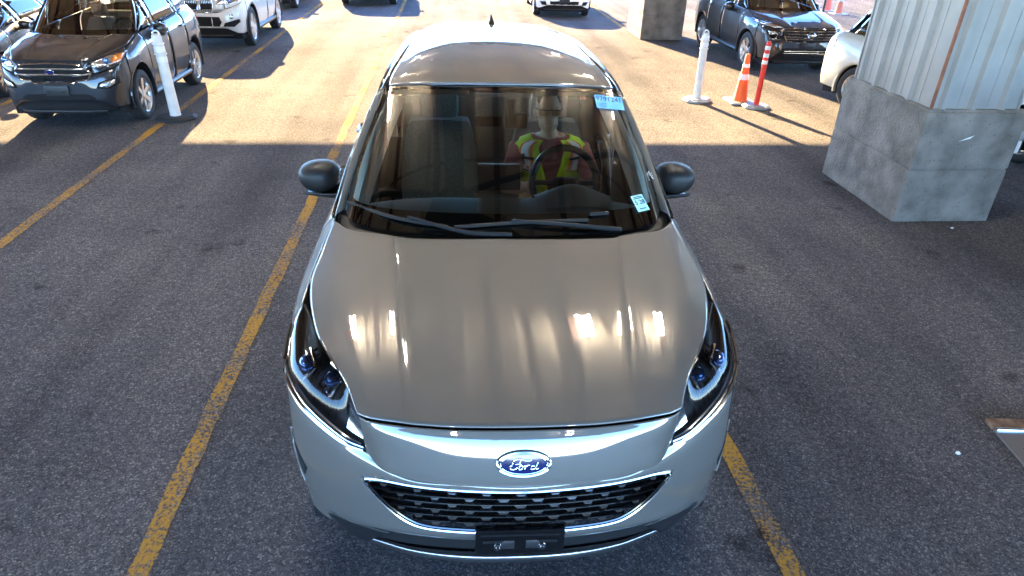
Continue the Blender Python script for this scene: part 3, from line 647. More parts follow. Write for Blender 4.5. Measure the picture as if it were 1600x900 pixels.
# --- plate bracket
u0 = .012
pb = MB().box((-.158, u0-.012, .372), (.158, u0+.02, .492), .010).obj('plate_bracket', 'gloss_black', car)
MB().box((-.14, u0-.0145, .468), (.14, u0-.011, .476)).obj('bracket_rib', 'black_plastic', pb, False)
for s in (-1, 1):
    MB().box((s*.044-.024, u0-.016, .405), (s*.044+.024, u0-.011, .445), .004).obj('bracket_window', 'satin_metal', pb)
    MB().box((s*.095-.036, u0-.0155, .434), (s*.095+.036, u0-.011, .448)).obj('bracket_slot', 'dark_void', pb, False)
    MB().lathe([(0,-.008),(.008,-.008),(.009,-.004),(.015,-.002),(.016,.004),(0,.004)], 12, 'Y', (s*.078, u0-.014, .412)).obj('bolt', 'chrome', pb)
# --- black corner blades, vents
for s in (-1, 1):
    MB().grid(patch([[(s*.462,.078,.408),(s*.58,.131,.400),(s*.705,.203,.386)], [(s*.52,.112,.345),(s*.60,.152,.338),(s*.692,.212,.335)], [(s*.565,.155,.272),(s*.61,.18,.276),(s*.655,.214,.285)], [(s*.56,.22,.25),(s*.61,.24,.25),(s*.655,.27,.26)]], 12, 10)).obj('corner_blade', 'black_plastic', car, True, .004)
    vn = decal(bvh, [(s*a, b2) for a, b2 in [(.775,.545),(.82,.60),(.868,.615),(.862,.56),(.825,.465),(.80,.475)]], .003, 'dark_void', 'side_vent', car, 3)[0]
    MB().tube(on_nose(bvh, dense([(s*.852,.62),(s*.848,.56),(s*.828,.49),(s*.798,.445)], 12), .003), .006, 6).obj('vent_strip', 'satin_metal', vn)
# --- badge
bd = empty('badge', (0, 0, 0)); bd.parent = car
def badge_pt(x, z, lift):
    w = .800+z; return (x, surf_u(bvh, x, w)-lift, w)
def ell(rx, rz, lift, n=48): return [badge_pt(rx*math.cos(2*math.pi*k/n), rz*math.sin(2*math.pi*k/n), lift) for k in range(n)]
q = MB(); q.grid([ell(.084*f, .037*f, .007) for f in (1, .6, .2, .01)], close=True); bdo = q.obj('badge_oval', 'navy_enamel', car); bpy.data.objects.remove(bd)
for rx, rz, r, m in ((.0855,.0385,.0055,'chrome'), (.076,.0315,.0012,'chrome')):
    pts = ell(rx, rz, .007); MB().tube(pts+pts[:2], r, 6, False).obj('badge_ring', m, bdo)
SC = .080/380
strokes = [[(598,345),(600,310),(640,270),(720,262),(800,290),(860,292),(892,272)], [(735,272),(715,330),(680,400),(630,440),(575,440),(548,410),(560,385),(590,372)], [(640,352),(690,345),(735,350)],
 [(735,375),(700,395),(690,430),(715,446),(750,425),(760,390),(735,375)], [(760,392),(790,380),(812,372),(790,440)], [(805,395),(830,370),(858,368),(862,382)],
 [(945,385),(905,385),(880,415),(890,442),(925,440),(955,400)], [(1005,318),(985,370),(960,425),(975,440),(1002,428)]]
q = MB()
for stv in strokes:
    pts = cr([((x-775)*SC*.98, (362-y)*SC*.86, 0) for x, y in stv], 14)
    q.tube([badge_pt(p.x, p.y, .0085) for p in pts], .0021, 6)
q.obj('badge_script', 'chrome', bdo)
# --- headlights
for sgn in (1, -1):
    P = HLP if sgn == 1 else mir(HLP); nrm = Vector((.62*sgn, -.55, .56)); n = len(P)
    at = lambda t, s, d=0: P[int(t*(n-1))][0].lerp(P[int(t*(n-1))][14], s)*0+P[int(t*(n-1))][min(14, max(0, int(round(s*14))))]-nrm*d
    def atf(t, s, d):
        x = t*(n-1); i = min(int(x), n-2); y = s*14; j = min(int(y), 13); a = P[i][j].lerp(P[i][j+1], y-j); b2 = P[i+1][j].lerp(P[i+1][j+1], y-j); return a.lerp(b2, x-i)-nrm*d
    rows = [[atf(t/40, s/14, .012+.055*math.sin(math.pi*s/14)**.6*math.sin(math.pi*t/40)**.5) for s in range(15)] for t in range(41)]
    hl = MB().grid(rows).obj('headlight', 'black_plastic', car)
    for k in range(9):     # ribs in the housing floor
        t = .30+k*.045; MB().tube([atf(t, s/8, .045) for s in range(2, 8)], .0035, 5).obj('housing_rib', 'dark_void', hl)
    for t, s, r in ((.60,.50,.036), (.40,.26,.030)):
        c2 = atf(t, s, .034); MB().sphere(c2, r).obj('projector_lens', 'lens_blue', hl)
        ax = Vector((.35*sgn, -.2, -.1)); fwd = (atf(t-.1, s, .03)-atf(t+.1, s, .03)).normalized(); lat = fwd.cross(nrm).normalized()
        if lat.x*sgn < 0: lat = -lat
        pts = [c2+lat*(-.046)-fwd*.03+nrm*.012, c2+lat*(-.046)+fwd*.05+nrm*.012, c2+lat*.046+fwd*.05+nrm*.012, c2+lat*.046-fwd*.03+nrm*.012]
        pts = [p*1.0 for p in pts]; sm = []
        for i in range(3): sm += [pts[i].lerp(pts[i+1], f) for f in (.12, .5, .88)]
        MB().tube([pts[0]]+sm+[pts[3]], (.009 if r > .033 else .0075), 6).obj('lens_bezel', 'chrome', hl)
    MB().grid([[atf(t, s, .02+.012*math.sin(math.pi*(s-.15)/.6)) for s in (.18,.3,.45,.6,.72)] for t in (.03,.07,.12,.17)]).obj('turn_reflector', 'lamp_reflector', hl)
    MB().grid([[atf(t/30, s, d) for t in range(1, 22)] for s, d in ((.84,.012),(.90,.006),(.95,.010))]).obj('running_light', 'lamp_reflector', hl)
    MB().tube([atf(t/30, .995, -.006) for t in range(0, 27)], .0065, 6).obj('chrome_edge', 'chrome', hl)
    MB().tube([atf(t/30, .91, -.001) for t in range(0, 25)], .004, 6).obj('chrome_edge', 'chrome', hl)
    MB().grid([[p for p in r] for r in P]).obj('lens_cover', 'clear_cover', hl)
    MB().tube([P[i][0]-nrm*.004 for i in range(0, n, 2)], .004, 5).obj('lens_seal', 'black_plastic', hl)
# --- wipers
def ws_pt(v, t, lift=.012):
    rows = [cr([(-p[0], p[1], p[2]) for p in reversed(r[1:])]+list(r), 81) for r in WS]
    colp = []
    for r in rows:
        best = min(r, key=lambda p: abs(p.x-v)); colp.append(best+Vector((v-best.x, 0, 0)))
    x = t*3; i = min(int(x), 2); p = cr(colp, 31)[int(round(t*30))]; return p+Vector((0, -.6, .8))*lift
for nm, blade, arm in (('wiper', [(-.745,.05),(-.52,.055),(-.27,.03)], [(-.45,.05),(-.2,.015),(.02,.0)]), ('wiper', [(-.24,.035),(.08,.065),(.375,.075)], [(.02,.05),(.3,.035),(.53,.0)])):
    bl = cr([ws_pt(v, t, .014) for v, t in blade], 16); w_ = MB().tube(bl, [(.011,.008)]*16, 6).obj(nm, 'rubber', car)
    ar = cr([ws_pt(v, t, .03 if i < 2 else .005) for i, (v, t) in enumerate(arm)], 14); MB().tube(ar, [.007+.006*i/13 for i in range(14)], 6).obj('wiper_arm', 'black_plastic', w_)
MB().tube([ws_pt(.385, .085, .014), ws_pt(.475, .09, .014)], .008, 6).obj('wiper_tip', 'black_plastic', car)
# --- roof antenna, roof leading edge trim
MB().add([(-.022,3.60,1.628),(.022,3.60,1.628),(.03,3.80,1.612),(-.03,3.80,1.612),(0,3.74,1.685),(0,3.77,1.685)], [(0,1,4),(1,2,5,4),(2,3,5),(3,0,4,5),(3,2,1,0)]).obj('antenna_fin', 'black_paint', car, False)
MB().tube(cr([(-.578,1.918,1.562),(-.3,1.87,1.588),(0,1.864,1.592),(.3,1.87,1.588),(.578,1.918,1.562)], 31), .005, 6).obj('roof_edge_trim', 'satin_metal', car)
# --- interior trim seen through the glass
for s in (-1, 1):
    ai = [(.665,1.47,1.07),(.612,1.63,1.225),(.552,1.79,1.375),(.49,1.925,1.505)]; bi = [(.755,1.52,1.065),(.715,1.69,1.225),(.655,1.86,1.375),(.59,1.98,1.505)]
    MB().grid([[(s*p.x, p.y, p.z) for p in cr(r, 16)] for r in (ai, [((a[0]+c2[0])/2+.01, (a[1]+c2[1])/2-.03, (a[2]+c2[2])/2+.01) for a, c2 in zip(ai, bi)], bi)]).obj('pillar_trim', 'trim_grey', car)
    MB().box((s*.36-.19, 1.93, 1.515), (s*.36+.19, 2.02, 1.545), .01).obj('sun_visor', 'trim_grey', car)
MB().grid(patch([[(0,1.95,1.548),(.4,1.955,1.545),(.58,1.97,1.52)], [(0,2.4,1.60),(.35,2.4,1.595),(.52,2.4,1.56)], [(0,3.4,1.595),(.35,3.4,1.585),(.48,3.4,1.545)]], 10, 21, True)).obj('headliner', 'trim_grey', car)
rv = MB().box((-.135, 1.80, 1.385), (.0, 1.845, 1.44), .018).obj('rear_view_mirror', 'black_plastic', car)
MB().box((.01, 1.77, 1.385), (.13, 1.84, 1.46), .02).obj('camera_housing', 'black_plastic', rv); MB().tube([(.04,1.78,1.44),(.04,1.80,1.53)], .02, 8).obj('mirror_stem', 'black_plastic', rv)
MB().box((-.125, 1.80, 1.04), (.105, 1.835, 1.185), .012).obj('centre_screen', 'black_plastic', car)
MB().grid(patch([[(.18,1.52,1.05),(.37,1.50,1.075),(.56,1.52,1.05)], [(.17,1.66,1.06),(.37,1.66,1.125),(.57,1.66,1.06)], [(.17,1.74,1.04),(.37,1.74,1.10),(.57,1.74,1.04)]], 8, 14)).obj('gauge_hood', 'dash_plastic', car)
for s in (-1, 1): MB().box((s*.36-.3, 1.42, 1.046), (s*.36+.3, 1.435, 1.053)).obj('defrost_vent', 'trim_grey', car, False)
# --- stickers and pen mark on the windshield
def on_glass(mb_or_me, v, t, name, m, parent, lift, rot=0):
    c0 = ws_pt(v, t, lift); ex = (ws_pt(v+.02, t, lift)-ws_pt(v-.02, t, lift)).normalized(); ey = (ws_pt(v, min(1, t+.07), lift)-ws_pt(v, t-.07, lift)).normalized(); ez = ex.cross(ey).normalized(); ey = ez.cross(ex)
    MM = Matrix((ex, ey, ez)).transposed().to_4x4() @ Matrix.Rotation(rot, 4, 'Z'); MM.translation = c0
    o = link(name, mb_or_me, None); o.matrix_world = Matrix.Translation((CX, CY, 0)) @ Matrix.Rotation(-CYAW, 4, 'Z') @ MM; return o
def sheet(w, h, m, name): return MB().box((-w/2, -h/2, -.0004), (w/2, h/2, .0004)).mesh(name, m, False)
world_thing = lambda o: o
s1 = world_thing(on_glass(sheet(.155, .085, 'sticker_blue', 'sticker'), .545, .86, 'sticker', None, car, .008, -.08)); tag(s1, 'blue sticker with large number 9791241 on the windshield of the silver SUV', 'sticker')
t1 = link('printed_number', text_mesh('9791241', .042, 'ink', 'printed_number'), s1); t1.location = (0, .018, .001)
for k in range(3): l_ = link('printed_line', MB().box((-.06, -.001, 0), (-.02, .001, .0006)).mesh('printed_line', 'ink', False), s1); l_.location = (0, -.012-.009*k, .0006)
s2 = world_thing(on_glass(sheet(.07, .088, 'sticker_teal', 'sticker'), .640, .13, 'sticker', None, car, .008, -.06)); tag(s2, 'small pale inspection sticker reading 5 28 low on the windshield', 'sticker')
t2 = link('printed_number', text_mesh('5 28', .034, 'ink', 'printed_number'), s2); t2.location = (0, .004, .001)
for yy, ww in ((.034, .05), (.026, .056), (-.03, .04)): l_ = link('printed_line', MB().box((-ww/2, -.002, 0), (ww/2, .002, .0006)).mesh('printed_line', 'ink', False), s2); l_.location = (0, yy, .0006)
q = MB()
for stv in ([(0,0),(0,.028),(.016,.004),(.016,.03)], [(.034,.026),(.024,.018),(.026,.004),(.038,.004)], [(.048,0),(.048,.028),(.060,.020),(.048,.014),(.062,0)]):
    q.tube([(x, y, 0) for x, y in stv], .0022, 5)
s3 = world_thing(on_glass(q.mesh('pen_mark', 'ink_white'), .715, .27, 'pen_mark', None, car, .008, -1.15)); tag(s3, 'white handwritten letters on the black windshield edge of the silver SUV', 'writing')

# ---------------------------------------------------------------- driver
PB = Vector((.345, 2.6, .62)); pe = empty('person', Matrix.Translation((CX, CY, 0)) @ Matrix.Rotation(-CYAW, 4, 'Z') @ PB, -CYAW)
tag(pe, 'seated driver in a maroon T-shirt, lime safety vest and tinted glasses behind the wheel', 'person')
TR = [(.60,.185,.15,2.62),(.72,.20,.165,2.60),(.84,.205,.165,2.59),(.95,.215,.15,2.59),(1.03,.225,.13,2.585),(1.08,.205,.11,2.575),(1.115,.13,.085,2.56),(1.14,.075,.07,2.55)]
def tor(h, ang, off=0):
    P = cr([(a, b2, c2) for _, a, b2, c2 in TR], 64); H = [p.x for p in cr([(r[0], 0, 0) for r in TR], 64)]
    i = min(range(64), key=lambda k: abs(H[k]-h)); rx, ry, uc = P[i].x+off, P[i].y+off, P[i].z
    return Vector((.345+rx*math.sin(ang), uc-ry*math.cos(ang), h))-PB
def remesh(mb, name, m, vox, sm=6):
    me = mb.mesh(name, m); o = link(name, me, pe); q = o.modifiers.new('r', 'REMESH'); q.mode = 'VOXEL'; q.voxel_size = vox
    q2 = o.modifiers.new('s', 'SMOOTH'); q2.iterations = sm; q2.factor = .5
    bpy.context.view_layer.update(); me2 = bpy.data.meshes.new_from_object(o.evaluated_get(bpy.context.evaluated_depsgraph_get())); o.modifiers.clear(); o.data = me2
    for p in me2.polygons: p.use_smooth = True
    return o
def torso(mb, off, h0=.6, h1=1.14):
    rr = [[tor(h0+(h1-h0)*i/26, 2*math.pi*k/28, off) for k in range(28)] for i in range(27)]; o = len(mb.v); mb.grid(rr, close=True)
    mb.f.append(tuple(o+k for k in range(28))); mb.f.append(tuple(o+26*28+k for k in range(28))); return mb
HC = Vector((.315, 2.47, 1.292))-PB
b_ = torso(MB(), -.006)
b_.tube([Vector((.343,2.56,1.08))-PB, Vector((.33,2.52,1.15))-PB, HC+Vector((0,.02,-.03))], [.062,.057,.055], 14)
b_.sphere(HC+Vector((0,.012,.025)), (.077,.096,.105), 20, 16); b_.sphere(HC+Vector((0,-.025,-.055)), (.060,.062,.062), 16, 12); b_.sphere(HC+Vector((0,-.05,-.095)), (.035,.03,.025), 12, 8)
b_.tube([HC+Vector((0,-.085,.02)), HC+Vector((0,-.112,-.028)), HC+Vector((0,-.095,-.036))], [.010,.016,.012], 8)
b_.tube([HC+Vector((-.026,-.083,-.066)), HC+Vector((0,-.094,-.064)), HC+Vector((.026,-.083,-.066))], [.006,.009,.006], 6); b_.tube([HC+Vector((-.022,-.082,-.078)), HC+Vector((0,-.092,-.078)), HC+Vector((.022,-.082,-.078))], [.006,.009,.006], 6)
for s in (-1, 1):
    b_.sphere(HC+Vector((s*.080,.02,-.005)), (.012,.022,.034), 10, 8); b_.sphere(HC+Vector((s*.032,-.078,.022)), (.02,.014,.014), 8, 6); b_.tube([HC+Vector((s*.012,-.092,.04)), HC+Vector((s*.055,-.075,.042))], [.008,.008], 6)
    sh = Vector((.345+s*.205, 2.59, 1.045))-PB; el = Vector((.345+s*.285, 2.36, .84))-PB; wr = Vector((.37+s*.185, 2.09, .955))-PB
    b_.tube([sh, sh.lerp(el, .5), el, el.lerp(wr, .35), wr], [.055,.05,.042,.041,.028], 12)
    gp = Vector((.37+s*.18, 2.015, .985))-PB; b_.sphere(wr.lerp(gp, .55), (.03,.045,.034), 10, 8)
    for f_ in range(4):
        z = .028-.018*f_; k = gp+Vector((s*.016, -.002, z)); b_.tube([wr.lerp(gp, .7)+Vector((s*.02,0,z*.9)), k+Vector((s*.012,-.022,0)), k+Vector((-s*.012,-.034,0)), k+Vector((-s*.028,-.018+.004*f_,0))], [.0105,.010,.0095,.008], 8)
    b_.tube([wr.lerp(gp, .5)+Vector((-s*.02,0,.02)), gp+Vector((-s*.03,.0,.026)), gp+Vector((-s*.03,-.025,.034))], [.012,.011,.009], 8)
    hp = Vector((.345+s*.10, 2.60, .70))-PB; kn = Vector((.345+s*.15, 2.14, .74))-PB; an = Vector((.345+s*.12, 1.86, .50))-PB
    b_.tube([hp, hp.lerp(kn, .5), kn, kn.lerp(an, .4), an], [.088,.08,.06,.055,.04], 12)
body = remesh(b_, 'body', 'skin', .0055, 5)
sh_ = torso(MB(), .006, .6, 1.128)
for s in (-1, 1):
    a = Vector((.345+s*.19, 2.59, 1.045))-PB; el = Vector((.345+s*.285, 2.36, .84))-PB
    sh_.tube([a, a.lerp(el, .4), a.lerp(el, .85)], [.066,.066,.064], 14)
remesh(sh_, 't_shirt', 'maroon_cloth', .010, 6)
for s in (-1, 1):
    rows = []
    for i in range(27):
        h = .74+(1.118-.74)*i/26; f_ = max(0, (h-.80)/.31); a0 = R(3+19*f_**.9); a1 = R(150) if h < .93 else R(150-40*(h-.93)/.19); a1 = min(a1, R(78+60*max(0, (.98-h)/.24)))
        rows.append([tor(h, s*(a0+(a1-a0)*k/14), .022+.004*math.sin(h*60+k)) for k in range(15)])
    vs = MB().grid(rows).obj('safety_vest', 'vest_lime', pe, True, .004)
    for a0, a1, mm_, off in ((25, 30, 'orange_cloth', .030), (30, 44, 'tape_silver', .031), (44, 49, 'orange_cloth', .030)):
        MB().grid([[tor(.93+(1.112-.93)*i/14, s*R(a0+(a1-a0)*k/5+6*(i/14)), off) for k in range(6)] for i in range(15)]).obj('vest_stripe', mm_, vs, True, .002)
    MB().grid([[tor(1.0+.016*i, s*R(24+27*k/5+2), .034) for k in range(6)] for i in range(2)]).obj('vest_band', 'shirt_print', vs, True, .002)
    yo = []
    for i in range(9):   # yoke over the shoulder
        t = i/8; ang0, ang1 = R(38)+t*R(104), R(66)+t*R(60); h0 = 1.112+.016*math.sin(math.pi*t)
        yo.append([tor(h0-.03*k/4, s*(ang0+(ang1-ang0)*k/4), .022) for k in range(5)])
    MB().grid(yo).obj('vest_shoulder', 'vest_lime', vs, True, .004)
idc = MB().box((-.036,-.002,-.024), (.036,.002,.024), .001).obj('id_badge', 'tape_silver', pe); idc.location = tor(.945, R(-40), .036); idc.rotation_euler = (0, 0, R(-38))
MB().box((-.03,-.003,-.018), (.03,-.002,-.008)).obj('badge_print', 'ink', idc, False); MB().box((.012,-.003,-.002), (.03,-.002,.018)).obj('badge_photo', 'amber', idc, False)
MB().tube([tor(.965, R(-41), .037), tor(1.0, R(-43), .038), tor(1.02, R(-44), .037)], .004, 5).sphere(tor(1.018, R(-44), .036), (.015,.006,.015), 12, 8).obj('badge_reel', 'shirt_print', pe)
hair = MB()
rows = []
for i in range(9):
    ph = R(8+62*i/8); rows.append([HC+Vector((0,.012,.025))+Vector((.079*math.sin(ph)*math.sin(t), -.098*math.sin(ph)*math.cos(t), .107*math.cos(ph))) for t in [R(58+244*k/20) for k in range(21)]])
hair.grid(rows); hair.obj('hair', 'hair', pe, True, .004)
gl = MB()
for s in (-1, 1):
    c2 = HC+Vector((s*.033,-.098,.020)); gl.add([c2+Vector((s*x, .012*(abs(x)/.03 if x > 0 else 0), z)) for x, z in ((-.026,.013),(.028,.015),(.030,0),(.022,-.018),(-.016,-.019),(-.026,-.004))], [(0,1,2,3,4,5)])
gs = gl.obj('glasses', 'sunglass', pe, False, .002)
fr_ = MB().tube([HC+Vector((-.062,-.088,.034)), HC+Vector((-.03,-.100,.036)), HC+Vector((.03,-.100,.036)), HC+Vector((.062,-.088,.034))], .0028, 5)
for s in (-1, 1): fr_.tube([HC+Vector((s*.062,-.088,.034)), HC+Vector((s*.082,-.03,.03)), HC+Vector((s*.084,.03,.02))], .0026, 5)
fr_.obj('glasses_frame', 'ink', gs)

# ---------------------------------------------------------------- parked cars
def warp(su, sv, sw, cab=1.0, nose=0.0):
    def f(v, u, w):
        uu = u*su
        if nose and u < .7: uu += -nose*(min(abs(v), .8)/.8)**2*(1-u/.7)*su if abs(v) > .2 else 0
        ww = w*sw if w < 1.09 else 1.09*sw+(w-1.09)*sw*cab
        return (v*sv, uu, ww)
    return f
def lampset(e, b_, poly, amber=None, m='lamp_reflector', core=None):
    for s in (-1, 1):
        h = decal(b_, [(s*a, c2) for a, c2 in poly], .006, m, 'headlight', e, 3)[0]
        if core:
            MB().sphere((s*core[0], surf_u(b_, s*core[0], core[1])-.004, core[1]), (.045,.025,.045)).obj('projector_lens', 'lens_blue', h)
        if amber: decal(b_, [(s*a, c2) for a, c2 in amber], .009, 'amber', 'indicator', h, 2)
def bars(e, b_, poly, m_back, ws_, m_bar, r=.012, name='grille', out='chrome', rr=.012, vertical=None):
    full = poly+[(-a, c2) for a, c2 in reversed(poly)]
    g_ = decal(b_, full, .004, m_back, name, e, 3)[0]
    pts = on_nose(b_, full, .010)
    dn = []
    for i in range(len(full)):
        a, c2 = Vector(full[i-1]), Vector(full[i]); dn += [tuple(a.lerp(c2, k/6)) for k in range(6)]
    pts = on_nose(b_, dn, .010)
    if out: MB().tube(pts+pts[:2], rr, 6, False).obj('grille_surround', out, g_)
    for w in ws_:
        xs = [x for x in [i*.01 for i in range(-90, 91)] if inside(x, w, full)]
        if len(xs) > 3: MB().tube(on_nose(b_, [(xs[0]+(xs[-1]-xs[0])*i/14, w) for i in range(15)], .014), r, 6).obj('grille_bar', m_bar, g_)
    for x in (vertical or []):
        zs = [z for z in [.2+i*.01 for i in range(90)] if inside(x, z, full)]
        if len(zs) > 2: MB().tube(on_nose(b_, [(x, zs[0]), (x, zs[-1])], .014), r, 6).obj('grille_bar', m_bar, g_)
    return g_
def plate(e, b_, w, m='black_plastic', hw=.16, hh=.065):
    u = min(surf_u(b_, x, w) for x in (-hw, 0, hw))-.016
    p = MB().box((-hw, u, w-hh), (hw, u+.03, w+hh), .006).obj('number_plate', m, e)
    for s in (-1, 1): MB().lathe([(0,-.004),(.008,-.004),(.008,.002)], 8, 'Y', (s*.09, u, w-.01)).obj('bolt', 'dark_void', p)
    return p
# charcoal compact SUV
wf = warp(.868, .93, .985, 1.0, .16)
e, b_, _ = build_car('charcoal_suv', 'charcoal compact SUV with chrome barred grille beside the white delineator', (-4.36, 7.90, 0), 0, 'charcoal_paint', wf, wheel=(6, 0, .10), wscale=.93, arch_m='charcoal_paint', size=(.80,.80,.89))
bars(e, b_, [(0,.865),(.30,.855),(.40,.84),(.50,.745),(.44,.665),(.30,.655),(.26,.625),(0,.625)], 'dark_void', (.80, .735), 'satin_metal', .010, rr=.010)
q = MB(); q.grid([[(.06*f*math.cos(2*math.pi*k/24), surf_u(b_, 0, .765)-.03, .765+.026*f*math.sin(2*math.pi*k/24)) for k in range(24)] for f in (1, .05)], close=True); bo = q.obj('badge_oval', 'navy_enamel', e)
MB().tube([(.06*math.cos(2*math.pi*k/24), surf_u(b_, 0, .765)-.03, .765+.026*math.sin(2*math.pi*k/24)) for k in range(26)], .005, 5, False).obj('badge_ring', 'chrome', bo)
lampset(e, b_, [(.46,.80),(.60,.80),(.80,.845),(.80,.93),(.70,.925),(.52,.865)], [(.72,.84),(.80,.86),(.80,.93),(.72,.915)], core=(.66,.865))
for s in (-1, 1):
    f_ = decal(b_, [(s*.52,.56),(s*.56,.63),(s*.77,.68),(s*.78,.60),(s*.68,.55)], .005, 'dark_void', 'fog_bezel', e, 2)[0]; decal(b_, [(s*.56,.575),(s*.59,.625),(s*.74,.655),(s*.73,.60),(s*.66,.565)], .012, 'lamp_reflector', 'fog_lamp', f_, 2)
decal(b_, [(-.5,.44),(-.4,.49),(.4,.49),(.5,.44),(.4,.41),(-.4,.41)], .004, 'dark_void', 'lower_grille', e, 3)
plate(e, b_, .53)
# pale silver SUV behind
wf = warp(.955, .965, .985, 1.0, .16)
e, b_, _ = build_car('pale_suv', 'pale silver SUV with a twin kidney grille behind the charcoal SUV', (-4.356, 12.94, 0), 0, 'pale_silver_paint', wf, wheel=(5, .2, .07), wscale=.99, size=(.80,.80,.98))
for s in (-1, 1):
    g_ = decal(b_, [(s*a, c2) for a, c2 in [(.03,.86),(.24,.87),(.29,.80),(.25,.68),(.07,.67),(.03,.74)]], .005, 'dark_void', 'kidney_grille', e, 3)[0]
    ring = dense([(.03*s,.86),(.24*s,.87),(.29*s,.80),(.25*s,.68),(.07*s,.67),(.03*s,.74),(.03*s,.86)], 40); MB().tube(on_nose(b_, ring, .012), .011, 6).obj('grille_surround', 'chrome', g_)
    for k in range(6): x = s*(.065+.036*k); MB().tube(on_nose(b_, [(x,.855),(x,.685)], .012), .007, 5).obj('grille_bar', 'satin_metal', g_)
    decal(b_, circ(s*.62, .60, .05, 16), .006, 'lamp_reflector', 'fog_lamp', e, 1)
    decal(b_, [(s*.44,.43),(s*.48,.49),(s*.76,.55),(s*.78,.50),(s*.66,.42)], .005, 'dark_void', 'side_intake', e, 2)
lampset(e, b_, [(.36,.80),(.40,.87),(.62,.90),(.80,.92),(.80,.84),(.62,.79)], core=(.60,.845))
decal(b_, [(-.42,.50),(-.38,.59),(.38,.59),(.42,.50),(.36,.43),(-.36,.43)], .004, 'dark_void', 'lower_grille', e, 3)
# dark sedan at far left
wf = warp(1.02, .98, .90, .80, .12)
e, b_, _ = build_car('black_sedan', 'black sedan with bright multi spoke wheels beyond the charcoal SUV', (-6.51, 8.76, 0), .11, 'black_paint', wf, wheel=(7, .12, .05), wscale=.95, arch_m='black_paint', size=0.82)
lampset(e, b_, [(.46,.68),(.56,.74),(.80,.80),(.82,.74),(.66,.67)]); bars(e, b_, [(0,.70),(.30,.69),(.36,.60),(.28,.50),(0,.49)], 'dark_void', (.64,.57), 'chrome', .006)
# dark car behind the pale SUV
wf = warp(.98, .96, .93, .9, .12)
e, b_, _ = build_car('dark_hatchback', 'dark car with only its front wheel showing behind the pale SUV', (-4.64, 18.35, 0), 0, 'charcoal_paint', wf, wheel=(5, .2, .07), interior=False, size=0.82)
lampset(e, b_, [(.46,.70),(.56,.76),(.80,.82),(.82,.76),(.66,.69)])
wf = warp(.98, .97, 1.0, 1.0, .12)
e, b_, _ = build_car('parked_suv', 'car facing the lane between two yellow lines at its far end', (-2.21, 19.46, 0), 0, 'champagne_paint', wf, wheel=(5, .2, .07), interior=False, size=0.85)
lampset(e, b_, [(.46,.76),(.56,.82),(.80,.88),(.82,.82),(.66,.75)]); bars(e, b_, [(0,.66),(.4,.65),(.36,.56),(0,.55)], 'dark_void', (.6,), 'black_plastic')
# white sedan
wf = warp(1.0, .92, .90, .85, .12)
e, b_, _ = build_car('white_sedan', 'white sedan facing the lane, dark lower intake showing', (2.85, 17.86, 0), -.03, 'white_paint', wf, wheel=(5, .2, .07), wscale=.9, interior=False, size=0.872)
lampset(e, b_, [(.46,.70),(.56,.76),(.80,.82),(.82,.76),(.66,.69)])
decal(b_, [(-.40,.36),(-.42,.47),(.42,.47),(.40,.36)], .004, 'dark_void', 'lower_grille', e, 3); plate(e, b_, .50, 'black_plastic', .15, .07)
for s in (-1, 1): decal(b_, [(s*.50,.36),(s*.54,.46),(s*.70,.45),(s*.64,.36)], .004, 'dark_void', 'fog_bezel', e, 2)
# black SUV right
wf = warp(.985, .965, 1.0, 1.0, .17)
e, b_, _ = build_car('black_suv', 'black SUV with a wide chrome striped grille in front of the wire fence', (6.0, 11.35, 0), R(.5), 'black_paint', wf, wheel=(5, .16, .08), wscale=1.0, size=0.865)
g_ = bars(e, b_, [(0,.90),(.50,.89),(.56,.86),(.44,.66),(0,.63)], 'dark_void', (.85,.80,.75,.70), 'chrome', .009, out='chrome', rr=.008)
yb = surf_u(b_, 0, .78)-.03; MB().tube([(.065*math.cos(2*math.pi*k/24), yb, .78+.065*math.sin(2*math.pi*k/24)) for k in range(26)], .010, 6, False).box((-.095, yb-.008, .768), (.095, yb+.006, .792), .003).obj('ring_badge', 'chrome', g_)
lampset(e, b_, [(.54,.90),(.62,.93),(.84,.97),(.84,.93),(.66,.885)])
for s in (-1, 1): decal(b_, [(s*.56,.66),(s*.60,.84),(s*.80,.86),(s*.80,.76),(s*.68,.64)], .006, 'gloss_black', 'lower_headlight', e, 2); decal(b_, [(s*.62,.76),(s*.64,.82),(s*.76,.83),(s*.74,.77)], .012, 'lamp_reflector', 'lamp_insert', e, 2)
decal(b_, [(-.62,.37),(-.5,.53),(.5,.53),(.62,.37),(.45,.36),(-.45,.36)], .004, 'dark_void', 'lower_grille', e, 3); plate(e, b_, .575, 'black_plastic', .15, .06)
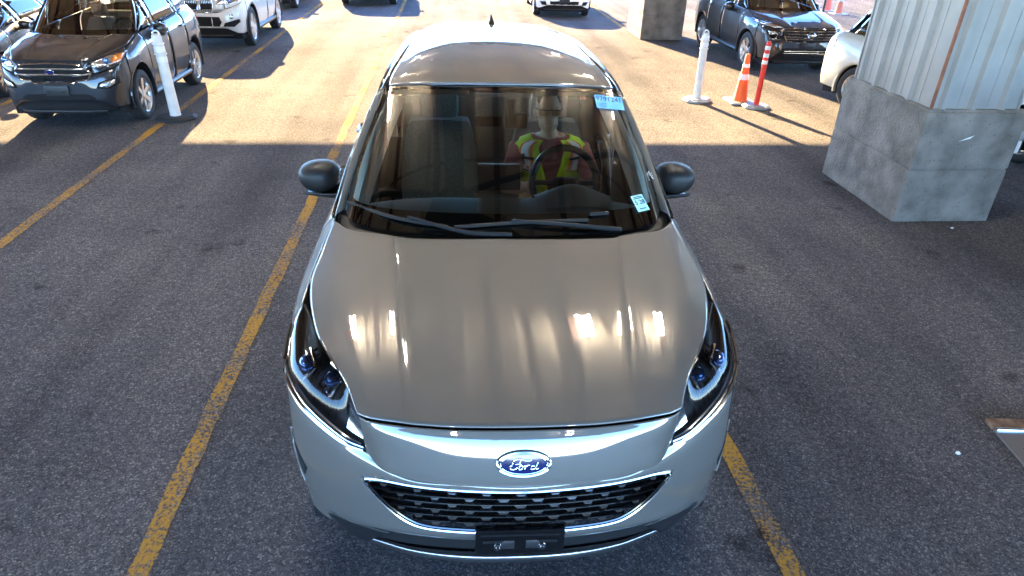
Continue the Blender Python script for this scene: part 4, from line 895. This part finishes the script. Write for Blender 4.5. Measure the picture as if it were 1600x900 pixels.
for w in (.40,.44,.48): MB().tube(on_nose(b_, [(-.46+.92*i/12, w) for i in range(13)], .012), .006, 5).obj('intake_bar', 'satin_metal', e)
# champagne SUV, rear corner behind the clad pillar
wf = warp(.985, .965, .985, 1.0, 0)
e, b_, _ = build_car('champagne_suv', 'pale champagne SUV showing its rear corner behind the clad pillar', (7.36, 6.43, 0), R(20), 'champagne_paint', wf, wheel=(5, 0, .12), wscale=1.0, arch_m='champagne_paint', size=0.86)
# black car right of the pillar
wf = warp(.98, .96, .98)
e, b_, _ = build_car('black_hatchback', 'black car in deep shade just past the clad pillar', (6.32, 1.95, 0), 0, 'black_paint', wf, wheel=(5, .2, .07), interior=False, size=0.86)
lampset(e, b_, [(.46,.76),(.56,.82),(.80,.88),(.82,.82),(.66,.75)])

# ---------------------------------------------------------------- bits lying on the asphalt
e = empty('steel_plate', (3.03, 2.37, 0)); tag(e, 'worn bare steel plate with rusty edges lying on the asphalt', 'plate'); e.rotation_euler = (0, 0, -.12)
MB().box((-.19,-.22,.004), (.32,.12,.016), .003).obj('sheet', 'plate_steel', e, False); MB().box((-.19,.125,.004), (.32,.20,.03), .005).obj('rusty_rail', 'rusty_steel', e, False)
MB().tube([(-.18,.115,.022),(.31,.115,.022)], .012, 8).obj('front_bar', 'satin_metal', e)
for k in range(4): MB().box((-.12+.1*k, -.16, .0165), (-.09+.1*k, -.02, .018)).obj('slot', 'rusty_steel', e, False)
for k in range(3): MB().tube(cr([(-.02+.07*k,.09,.018),(.02+.07*k,-.04,.018),(.10+.06*k,-.14,.018)], 10), .006, 5).obj('rust_streak', 'rusty_steel', e)
rnd = random.Random(3)
for k, (x, y) in enumerate([(2.55,2.36),(4.42,5.10)]):
    q = MB().sphere((0,0,.006), (.014,.010,.008), 8, 6); q.v = [(a+rnd.uniform(-.003,.003), c2+rnd.uniform(-.003,.003), max(.001, z)) for a, c2, z in q.v]
    o = q.obj('litter_scrap', 'reflective_white'); o.location = (x, y, 0); tag(o, ['white scrap of litter near the steel plate', 'white scrap of litter at the foot of the clad pillar'][k], 'litter')
